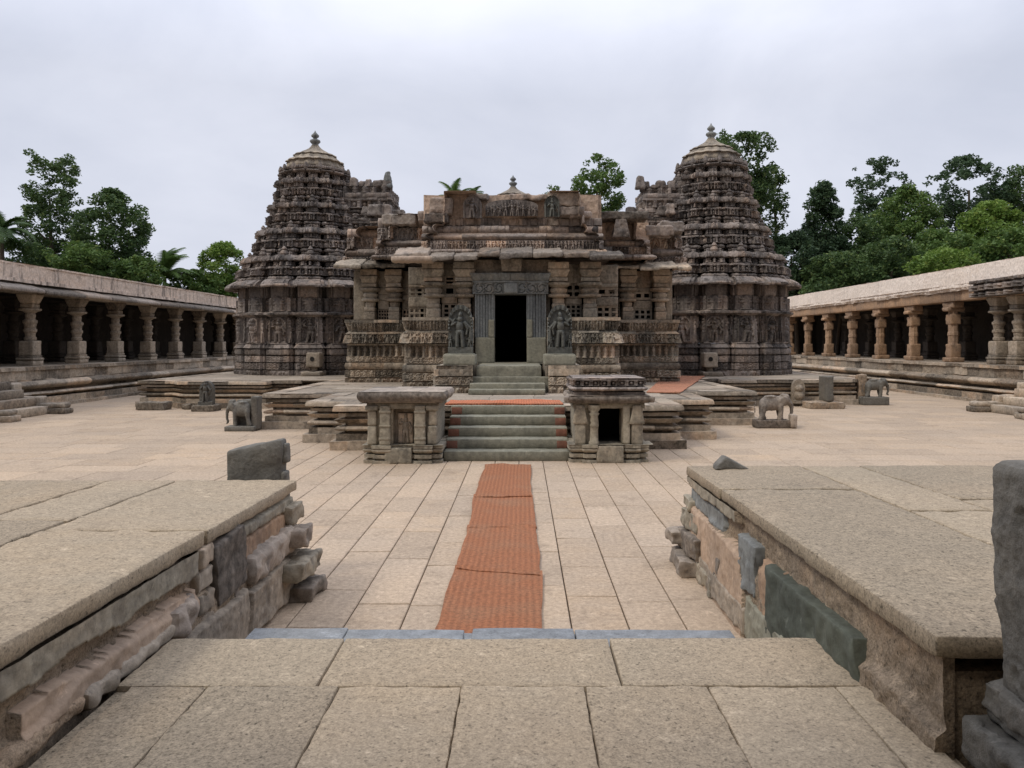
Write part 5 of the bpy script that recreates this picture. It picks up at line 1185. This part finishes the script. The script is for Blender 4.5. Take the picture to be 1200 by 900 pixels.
def turned_column(t, x, y, mat, dark=False):
    """square foot, block, ringed round shaft, disc capital and bracket"""
    z = 1.294; rv = random.Random(int(y * 10)); tv = rv.uniform(-.35, .35); sd = rv.randint(0, 99); s = thing('column', None, None, (x - t.location[0], y - t.location[1], z)); s.parent = t
    q = Mesh(); q.rbox(x - .29, x + .29, y - .29, y + .29, z, z + .16, r=.03, step=.07, seed=sd, rough=.02 * 1.5); q.rbox(x - .31, x + .31, y - .31, y + .31, z + .165, z + .27, r=.05, step=.07, seed=sd, rough=.02 * 1.5); q.rbox(x - .26, x + .26, y - .26, y + .26, z + .27, z + .345, r=.02, step=.1, seed=sd, rough=.01 * 1.5)
    q.build('base', mat, s)
    q = Mesh(); q.rbox(x - .24, x + .24, y - .24, y + .24, z + .345, z + .84, r=.025, step=.06, seed=sd, rough=.018 * 1.5, tone=(.8 + tv, .5 - tv, 0))
    q.lathe(x, y, [(.15, z + .83), (.19, z + .88), (.19, z + .96), (.155, z + .98), (.155, z + 1.0), (.17, z + 1.12), (.205, z + 1.16), (.205, z + 1.24), (.165, z + 1.26), (.165, z + 1.28), (.185, z + 1.40), (.22, z + 1.46), (.22, z + 1.54), (.17, z + 1.56), (.15, z + 1.60), (.165, z + 1.70), (.15, z + 1.80)], n=20, seed=sd, rough=.012 * 1.5, tone=(.6 + tv, .5 - tv, 0), smooth=False)
    q.build('shaft', mat, s)
    q = Mesh(); q.lathe(x, y, [(.15, z + 1.79), (.22, z + 1.84), (.34, z + 1.88), (.34, z + 1.94), (.20, z + 1.965)], n=20, seed=sd, rough=.012 * 1.5, smooth=False, tone=(.7 + tv, .4 - tv, 0))
    q.rbox(x - .21, x + .21, y - .21, y + .21, z + 1.965, z + 2.10, r=.02, step=.08, seed=sd, rough=.012 * 1.5); q.rbox(x - .33, x + .33, y - .33, y + .33, z + 2.105, z + 2.43, r=.06, step=.06, seed=sd, rough=.02 * 1.5, warp=lambda P: np.concatenate([x + (P[..., :1] - x) * (.62 + 1.1 * (P[..., 2:] - z - 2.1)), y + (P[..., 1:2] - y) * (.62 + 1.1 * (P[..., 2:] - z - 2.1)), P[..., 2:]], -1))
    q.build('capital', mat, s)
    return s
def square_column(t, x, y, mat):
    z = 1.294; rv = random.Random(int(y * 10)); tv = rv.uniform(-.35, .35); sd = rv.randint(0, 99); s = thing('column', None, None, (x - t.location[0], y - t.location[1], z)); s.parent = t
    q = Mesh(); q.rbox(x - .30, x + .30, y - .30, y + .30, z, z + .19, r=.04, step=.06, seed=sd, rough=.035 * 1.5, tone=(.35, .6, 0)); q.build('base', mat, s)
    q = Mesh(); q.rbox(x - .21, x + .21, y - .21, y + .21, z + .18, z + .72, r=.03, step=.06, seed=sd, rough=.022 * 1.5, tone=(.4 + tv, .8 - tv, 0))
    q.lathe(x, y, [(.20, z + .71), (.185, z + .78), (.185, z + 1.05), (.205, z + 1.08), (.205, z + 1.2), (.185, z + 1.23), (.185, z + 1.5), (.20, z + 1.53)], n=8, rot=R(22.5), seed=sd, rough=.02 * 1.5, tone=(.6 + tv, .6 - tv, 0), smooth=False)
    q.rbox(x - .20, x + .20, y - .20, y + .20, z + 1.52, z + 1.92, r=.025, step=.06, seed=sd, rough=.022 * 1.5, tone=(.5 + tv, .9 - tv, 0)); q.lathe(x, y, [(.19, z + 1.91), (.18, z + 2.06)], n=8, rot=R(22.5), seed=sd, rough=.01 * 1.5, tone=(.5 + tv, .6 - tv, 0), smooth=False)
    q.build('shaft', mat, s)
    q = Mesh(); q.rbox(x - .36, x + .36, y - .20, y + .20, z + 2.05, z + 2.2, r=.05, step=.06, seed=sd, rough=.025 * 1.5); q.rbox(x - .23, x + .23, y - .40, y + .40, z + 2.18, z + 2.43, r=.05, step=.06, seed=sd, rough=.02 * 1.5); q.build('capital', mat, s)
    return s
t, X, xc = cloister(-1, 15.2, 'long grey cloister on the left with ringed round columns under a stained pink parapet')
c0s = [turned_column(t, X(xc), 26.25 + 2.75 * k, M['cloister']) for k in range(3)]; ci = turned_column(t, X(xc + 2.4), 26.25, M['shaded'])  # inner row has its shade painted into the colour
for k in range(-3, 10):
    for inner in (0, 1):
        if (k == 0 and inner) or (k in (0, 1, 2) and not inner): continue
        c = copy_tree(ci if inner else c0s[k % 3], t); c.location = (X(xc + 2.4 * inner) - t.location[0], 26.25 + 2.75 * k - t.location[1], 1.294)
t, X, xc = cloister(1, 15.8, 'long cloister on the right with orange sandstone columns under a smooth pale parapet')
c0s = [square_column(t, X(xc), 31.0 + 3.15 * k, M['sand']) for k in range(3)]
for k in range(3, 8):
    c = copy_tree(c0s[k % 3], t); c.location = (X(xc) - t.location[0], 31.0 + 3.15 * k - t.location[1], 1.294)
c1 = turned_column(t, X(xc), 28.05, M['cloister']); c2 = turned_column(t, X(xc + 2.4), 31., M['shaded'])
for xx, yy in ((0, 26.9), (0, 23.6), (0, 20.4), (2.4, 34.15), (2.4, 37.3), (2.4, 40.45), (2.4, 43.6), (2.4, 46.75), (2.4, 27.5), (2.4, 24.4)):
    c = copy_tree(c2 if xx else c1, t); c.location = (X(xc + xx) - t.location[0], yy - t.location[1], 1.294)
# carved cornice stacked over the two turned columns
mm = Mesh()
carve(mm, [(X(.95), 28.7), (X(.95), 19.5)], [dict(z=(3.74, 3.76), o=lambda u: -.5 + .5 * u), dict(z=(3.76, 3.92), o=-.05, r=r_turret(.5, .22, 1)), dict(z=(3.92, 3.98), o=-.12), dict(z=(3.98, 4.18), o=.02, r=r_turret(.5, .22, 2)), dict(z=(4.18, 4.24), o=-.10), dict(z=(4.24, 4.36), o=.05, r=r_dentil(.5, .10, .7, 3), blk=(.5, .03)), dict(z=(4.36, 4.40), o=lambda u: -.3 * u)], du=.04, dz=.03, seed=5, rough=.03)
mm.box(*sorted((X(1.1), X(1.5))), 19.6, 28.65, 3.75, 4.33)
mm.build('carved_cornice', M['tower'], t)
# steps from the court up to the cloisters, with low stone cheeks
def cloister_steps(sg, x0, ya, yb, label):
    t = thing('cloister_steps', label, 'steps', (sg * (x0 + 1), (ya + yb) / 2, 0)); q = Mesh()
    for k in range(5): q.rbox(*sorted((sg * (x0 + .5 + .36 * k), sg * (x0 + 3.1))), ya + .4, yb - .4, .235 * k + .003, .235 * (k + 1), r=.02, step=.1, rough=.015, seed=k)
    q.build('step_flight', M['platform'], t)
    for y in (ya, yb - .42):
        q = Mesh(); q.rbox(*sorted((sg * x0, sg * (x0 + 1.5))), y - .03, y + .42, 0, .16, r=.03, step=.06, rough=.02, seed=1); q.rbox(*sorted((sg * (x0 + .04), sg * (x0 + .95))), y, y + .38,   .165, .31, r=.06, step=.05, rough=.03, seed=2)
        q.rbox(*sorted((sg * (x0 + .75), sg * (x0 + 1.9))), y + .02, y + .37, .17, .50, r=.04, step=.06, rough=.03, seed=4); q.rbox(*sorted((sg * (x0 + 1.5), sg * (x0 + 2.9))), y + .02, y + .37, .505, .88, r=.05, step=.06, rough=.03, seed=5)
        q.build('cheek_block', M['cloister'], t)
cloister_steps(-1, 13.25, 19.9, 22.7, 'stone steps with low cheek blocks rising to the left cloister')
cloister_steps(1, 13.45, 20.6, 23.3, 'stone steps with low cheek blocks rising to the right cloister')

# ================================================================== trees beyond the cloisters
def leaf_cloud(rq, centers, radii, n_per, size, tone_rng=(0, 1), flat=.78):
    """many small leaf faces gathered in clumps"""
    VV = []; TT = []
    for (c, r, tb) in zip(centers, radii, tone_rng):
        n = max(12, int(n_per * (r if isinstance(r, float) else max(r)) ** 2))
        d = rq.normal(size=(n, 3)); d /= np.linalg.norm(d, axis=1, keepdims=True)
        rad = rq.uniform(.25, 1., n) ** .6
        p = np.array(c) + d * rad[:, None] * np.array([r, r, r * flat])
        u = rq.normal(size=(n, 3)); u[:, 2] *= .6; u /= np.linalg.norm(u, axis=1, keepdims=True)
        w = rq.normal(size=(n, 3)); w = np.cross(u, w); w /= np.linalg.norm(w, axis=1, keepdims=True)
        s = size * rq.uniform(.6, 1.3, (n, 1)); a = u * s; b = w * s * .55
        VV.append(np.stack([p - a, p + b * .9, p + a, p - b * .9], 1).reshape(-1, 3))
        tn = np.clip(tb + rq.uniform(-.25, .25, n), 0, 1); t2 = rq.uniform(0, 1, n)
        TT.append(np.repeat(np.stack([tn, t2, t2 * 0], -1), 4, 0))
    return np.concatenate(VV), np.concatenate(TT)
def tree(name, x, y, ztop, zbot, w, label, mat, seed, shape='round', n_cl=26, n_per=150, size=.24, cl=(.8, 1.5), lean=0., cat='tree'):
    rq = np.random.default_rng(seed); t = thing(name, label, cat, (x, y, 0), 'trees beyond the cloisters')
    h = ztop - zbot; cen = []; rad = []; tb = []
    k = 0
    while len(cen) < n_cl:
        u = rq.uniform(0, 1); a = rq.uniform(0, 2 * math.pi); k += 1
        env = {'round': math.sqrt(max(.06, 1 - (2 * u - .95) ** 2)), 'cone': 1.02 - .82 * u, 'vase': .35 + .75 * u ** .8 * (1.25 - u) * 1.6, 'column': .8 - .35 * abs(u - .4)}[shape]
        r = w / 2 * env * math.sqrt(rq.uniform(.1, 1)); cr = rq.uniform(*cl) * (.75 + .4 * (1 - u))
        z = zbot + u * h
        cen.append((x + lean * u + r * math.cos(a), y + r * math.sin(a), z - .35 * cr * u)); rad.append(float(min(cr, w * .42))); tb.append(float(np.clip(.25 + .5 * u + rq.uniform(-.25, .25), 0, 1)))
    V, T = leaf_cloud(rq, cen, rad, n_per, size, tb)
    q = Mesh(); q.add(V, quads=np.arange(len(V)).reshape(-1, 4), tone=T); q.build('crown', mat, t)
    q = Mesh(); hz = zbot + h * (.26 if shape == 'vase' else .62); rt = .10 + .012 * ztop
    sp = [(x + lean * f ** 2 * .8 + .25 * math.sin(3 * f + seed), y, hz * f) for f in np.linspace(0, 1, 8)]; q.tube(sp, np.linspace(rt, rt * .25, 8), 8)
    for c in sorted(range(len(cen)), key=lambda i: -rad[i])[:14]:
        e = np.array(cen[c]); f = min(.95, max(.25, (e[2] - .35 * math.hypot(e[0] - x, e[1] - y) - .8) / hz)); i = f * 7; i0 = int(i)
        s0 = np.array(sp[i0]) + (np.array(sp[min(7, i0 + 1)]) - np.array(sp[i0])) * (i - i0); md = (s0 + e) / 2 + np.array([0, 0, .15]); q.tube([s0, md, e], [rt * .35, rt * .22, .02], 5)
    q.build('trunk', M['bark'], t)
def palm(x, y, zc, label, seed, fl=3.2, n=22, mat='leaf_mid', up=.4):
    rq = np.random.default_rng(seed); t = thing('palm_tree', label, 'palm', (x, y, 0), 'palms beyond the cloisters'); q = Mesh(); qt = Mesh()
    for k in range(n):
        a = rq.uniform(0, 2 * math.pi); el = rq.uniform(-.35, 1.25) + up * .3; L = fl * rq.uniform(.8, 1.1); P = []; p = np.array([x, y, zc]); e = el
        for i in range(11):
            P.append(p.copy()); p = p + np.array([math.cos(a) * math.cos(e), math.sin(a) * math.cos(e), math.sin(e)]) * L / 10; e -= .14 * (1 + .05 * i)
        P = np.array(P); q.tube(P, np.linspace(.035, .008, 11), 4, tone=(.6, .3, 0))
        sd = np.array([-math.sin(a), math.cos(a), 0]); tb = rq.uniform(.2, .9)
        for i in range(1, 40):
            f = i / 40 * 9.99; i0 = int(f); c = P[i0] + (P[min(10, i0 + 1)] - P[i0]) * (f - i0); dr = P[min(10, i0 + 1)] - P[i0]; dr = dr / np.linalg.norm(dr); ll = fl * .24 * math.sin(math.pi * (.12 + .85 * i / 40)) + .1
            for sg in (-1, 1):
                tip = c + (sd * sg * .8 + dr * .6 + np.array([0, 0, -.35])) * ll * rq.uniform(.8, 1.1); wv = dr * .045
                q.add([c - wv, c + wv, tip], tris=[(0, 1, 2)], tone=(tb, rq.uniform(0, .9), 0))
    q.build('fronds', M[mat], t)
    qt.tube([(x + .5 * (1 - f) ** 2, y, zc * f) for f in np.linspace(0, 1, 10)], np.linspace(.22, .13, 10), 10); qt.build('trunk', M['bark'], t)
def at(px, py, Y): return (px - 612) * Y / 900, 2.06 + (402 - py) * Y / 900
TREES = [  # px centre, top y, bottom y, width px, distance, shape, clumps, density, leaf, clump size, material, label
    (62, 182, 318, 84, 60, 'column', 66, 115, .26, (.55, 1.05), 'leaf_dark', 'tall airy tree with sky showing through its crown, above the left cloister'),
    (132, 222, 330, 82, 57, 'round', 56, 140, .25, (.7, 1.3), 'leaf_dark', 'dense round dark tree right of the tall airy one, above the left cloister'),
    (22, 282, 330, 90, 54, 'round', 24, 130, .25, (.7, 1.2), 'leaf_dark', 'low dark tree at the left edge below the half seen palm'),
    (92, 285, 335, 90, 53, 'round', 24, 130, .25, (.7, 1.2), 'leaf_mid', 'low green tree at the foot of the tall airy tree and the dense round one'),
    (262, 284, 350, 54, 62, 'round', 28, 130, .26, (.6, 1.2), 'leaf_bright', 'bright green tree just left of the left tower'),
    (228, 318, 350, 70, 60, 'round', 22, 130, .26, (.6, 1.1), 'leaf_mid', 'low green bush between the palm and the bright tree left of the temple'),
    (160, 300, 345, 60, 55, 'round', 20, 130, .25, (.6, 1.1), 'leaf_mid', 'low green bush left of the palm, under the dense round tree'),
    (703, 180, 275, 66, 60, 'round', 34, 120, .26, (.6, 1.1), 'leaf_mid', 'green tree standing up behind the porch roof, left of the right tower'),
    (650, 217, 250, 30, 64, 'round', 10, 120, .24, (.5, .8), 'leaf_mid', 'tip of a green tree barely showing over the middle of the porch roof'),
    (870, 156, 250, 84, 52, 'vase', 44, 120, .25, (.6, 1.05), 'leaf_dark', 'tall upright tree leaning out from behind the right tower'),
    (905, 195, 330, 40, 54, 'column', 26, 120, .25, (.6, 1.), 'leaf_dark', 'narrow dark tree close beside the right tower, under the tall upright one'),
    (965, 215, 340, 80, 55, 'cone', 56, 150, .24, (.7, 1.2), 'leaf_blue', 'dark pointed fir like tree right of the right tower'),
    (930, 272, 345, 60, 53, 'round', 28, 150, .24, (.7, 1.2), 'leaf_blue', 'dark bushy tree between the right tower and the fir like tree'),
    (1030, 186, 290, 76, 64, 'vase', 56, 100, .28, (.5, 1.0), 'leaf_blue', 'sparse dark tree right of the fir like tree, its branches showing'),
    (1003, 252, 340, 66, 56, 'round', 32, 150, .24, (.7, 1.3), 'leaf_dark', 'dark broad tree between the fir like tree and the rounded green one'),
    (1062, 220, 330, 84, 58, 'round', 40, 150, .25, (.8, 1.4), 'leaf_mid', 'rounded green tree in the middle of the trees above the right cloister'),
    (1132, 182, 290, 108, 62, 'round', 62, 100, .28, (.55, 1.1), 'leaf_blue', 'wide airy tree rising highest above the right cloister'),
    (1100, 268, 335, 86, 52, 'round', 34, 150, .24, (.7, 1.3), 'leaf_mid', 'low green tree under the left side of the wide airy tree'),
    (1160, 235, 320, 80, 52, 'round', 36, 150, .25, (.8, 1.3), 'leaf_bright', 'bright yellow green tree near the right edge'),
    (1198, 195, 300, 70, 60, 'column', 40, 120, .25, (.6, 1.2), 'leaf_dark', 'tall dark tree cut by the right edge'),
    (1110, 290, 330, 80, 45, 'round', 24, 160, .22, (.55, .95), 'leaf_bright', 'low bright bush just over the parapet of the right cloister'),
    (1045, 275, 350, 80, 50, 'round', 30, 150, .24, (.7, 1.2), 'leaf_dark', 'dark low tree right behind the parapet of the right cloister, left of the bright bush'),
    (985, 295, 355, 90, 50, 'round', 30, 150, .24, (.7, 1.2), 'leaf_dark', 'dark low tree at the foot of the fir like tree'),
    (1180, 270, 315, 70, 46, 'round', 26, 150, .23, (.6, 1.0), 'leaf_mid', 'green bush over the parapet at the right edge'),
]
for i, (px, yt, yb, wp, Y, sh, ncl, npr, sz, cl, mt, lb) in enumerate(TREES):
    X_, zt = at(px, yt, Y); _, zb_ = at(px, yb, Y)
    tree('leafy_tree' if sh != 'cone' else 'conifer_tree', X_, Y, zt, zb_, wp * Y / 900, lb, M[mt], 900 + i, sh, int(ncl * 2.7), int(npr * 2.6), sz * .52, (cl[0] * .62, cl[1] * .68))
def pl_(px, py, Y, *a_, **k):
    X_, z = at(px, py, Y); palm(X_, Y, z, *a_, **k)
pl_(2, 272, 52, 'palm half cut by the left edge', 1, fl=2.6, mat='leaf_dark'); pl_(193, 326, 58, 'coconut palm over the left cloister between the dark tree and the temple', 2, fl=3.0, mat='leaf_mid', up=2.2); pl_(236, 332, 62, 'small palm just right of the coconut palm over the left cloister', 3, fl=2.2, mat='leaf_mid')
pl_(532, 236, 66, 'palm fronds showing over the left end of the porch roof', 4, fl=2.3, n=9, mat='leaf_mid', up=2.2); pl_(552, 234, 70, 'palm tips over the porch roof, right of the upright frond', 5, fl=1.9, n=9, mat='leaf_dark', up=1.)

# ================================================================== sky, sun, camera
w = bpy.data.worlds.new('World'); scene.world = w; w.use_nodes = True; nt = w.node_tree
bg = nt.nodes['Background']; sky = nt.nodes.new('ShaderNodeTexSky'); sky.sky_type = 'NISHITA'; sky.sun_disc = False
EL, AZ = R(50), R(238)
sky.sun_elevation = EL; sky.sun_rotation = AZ; sky.dust_density = 3.; sky.air_density = 1.
tc = nt.nodes.new('ShaderNodeTexCoord'); mp = nt.nodes.new('ShaderNodeMapping'); mp.inputs['Scale'].default_value = (1., 1., 1.7); nt.links.new(tc.outputs['Generated'], mp.inputs[0])
n1 = noise(nt, mp.outputs[0], 2.3, 6., .55, .5); n2 = noise(nt, mp.outputs[0], 5.2, 5., .5)
f = math_(nt, 'ADD', math_(nt, 'MULTIPLY', n1, .7), math_(nt, 'MULTIPLY', n2, .3))
cl = mixc(nt, ramp(nt, f, .36, .66), (6.4, 6.75, 7.9), (8.2, 8.45, 9.5))
sk = mixc(nt, .94, sky.outputs[0], cl)
sx_ = nt.nodes.new('ShaderNodeSeparateXYZ'); nt.links.new(tc.outputs['Generated'], sx_.inputs[0])
zen = ramp(nt, sx_.outputs[2], .30, 1., 1., 2.8)
bk = ramp(nt, sx_.outputs[1], -.45, .05, .45, 1.)  # unseen sky behind the camera is dimmed to deepen the shadows
sk = mixc(nt, 1., mixc(nt, 1., sk, zen, 'MULTIPLY'), bk, 'MULTIPLY')
nt.links.new(sk, bg.inputs['Color']); bg.inputs['Strength'].default_value = .10
sl = bpy.data.lights.new('sun', 'SUN'); sl.energy = 1.5; sl.angle = R(14); sl.color = (1., .93, .81)
so = bpy.data.objects.new('sun', sl); COL.objects.link(so)
dv = Vector((math.sin(AZ) * math.cos(EL), math.cos(AZ) * math.cos(EL), math.sin(EL))); so.rotation_euler = dv.to_track_quat('Z', 'Y').to_euler(); so.location = dv * 60
cam = bpy.data.cameras.new('camera'); cam.sensor_width = 36; cam.lens = 27; cam.shift_x = -12 / 1200; cam.shift_y = -48 / 1200; cam.clip_end = 2000; cam.clip_start = .05
co = bpy.data.objects.new('camera', cam); COL.objects.link(co); co.location = (0, 0, 2.06); co.rotation_euler = (R(90), 0, 0); scene.camera = co
scene.view_settings.view_transform = 'Standard'; scene.view_settings.look = 'None'; scene.view_settings.exposure = 0; scene.view_settings.gamma = 1
scene.cycles.max_bounces = 6
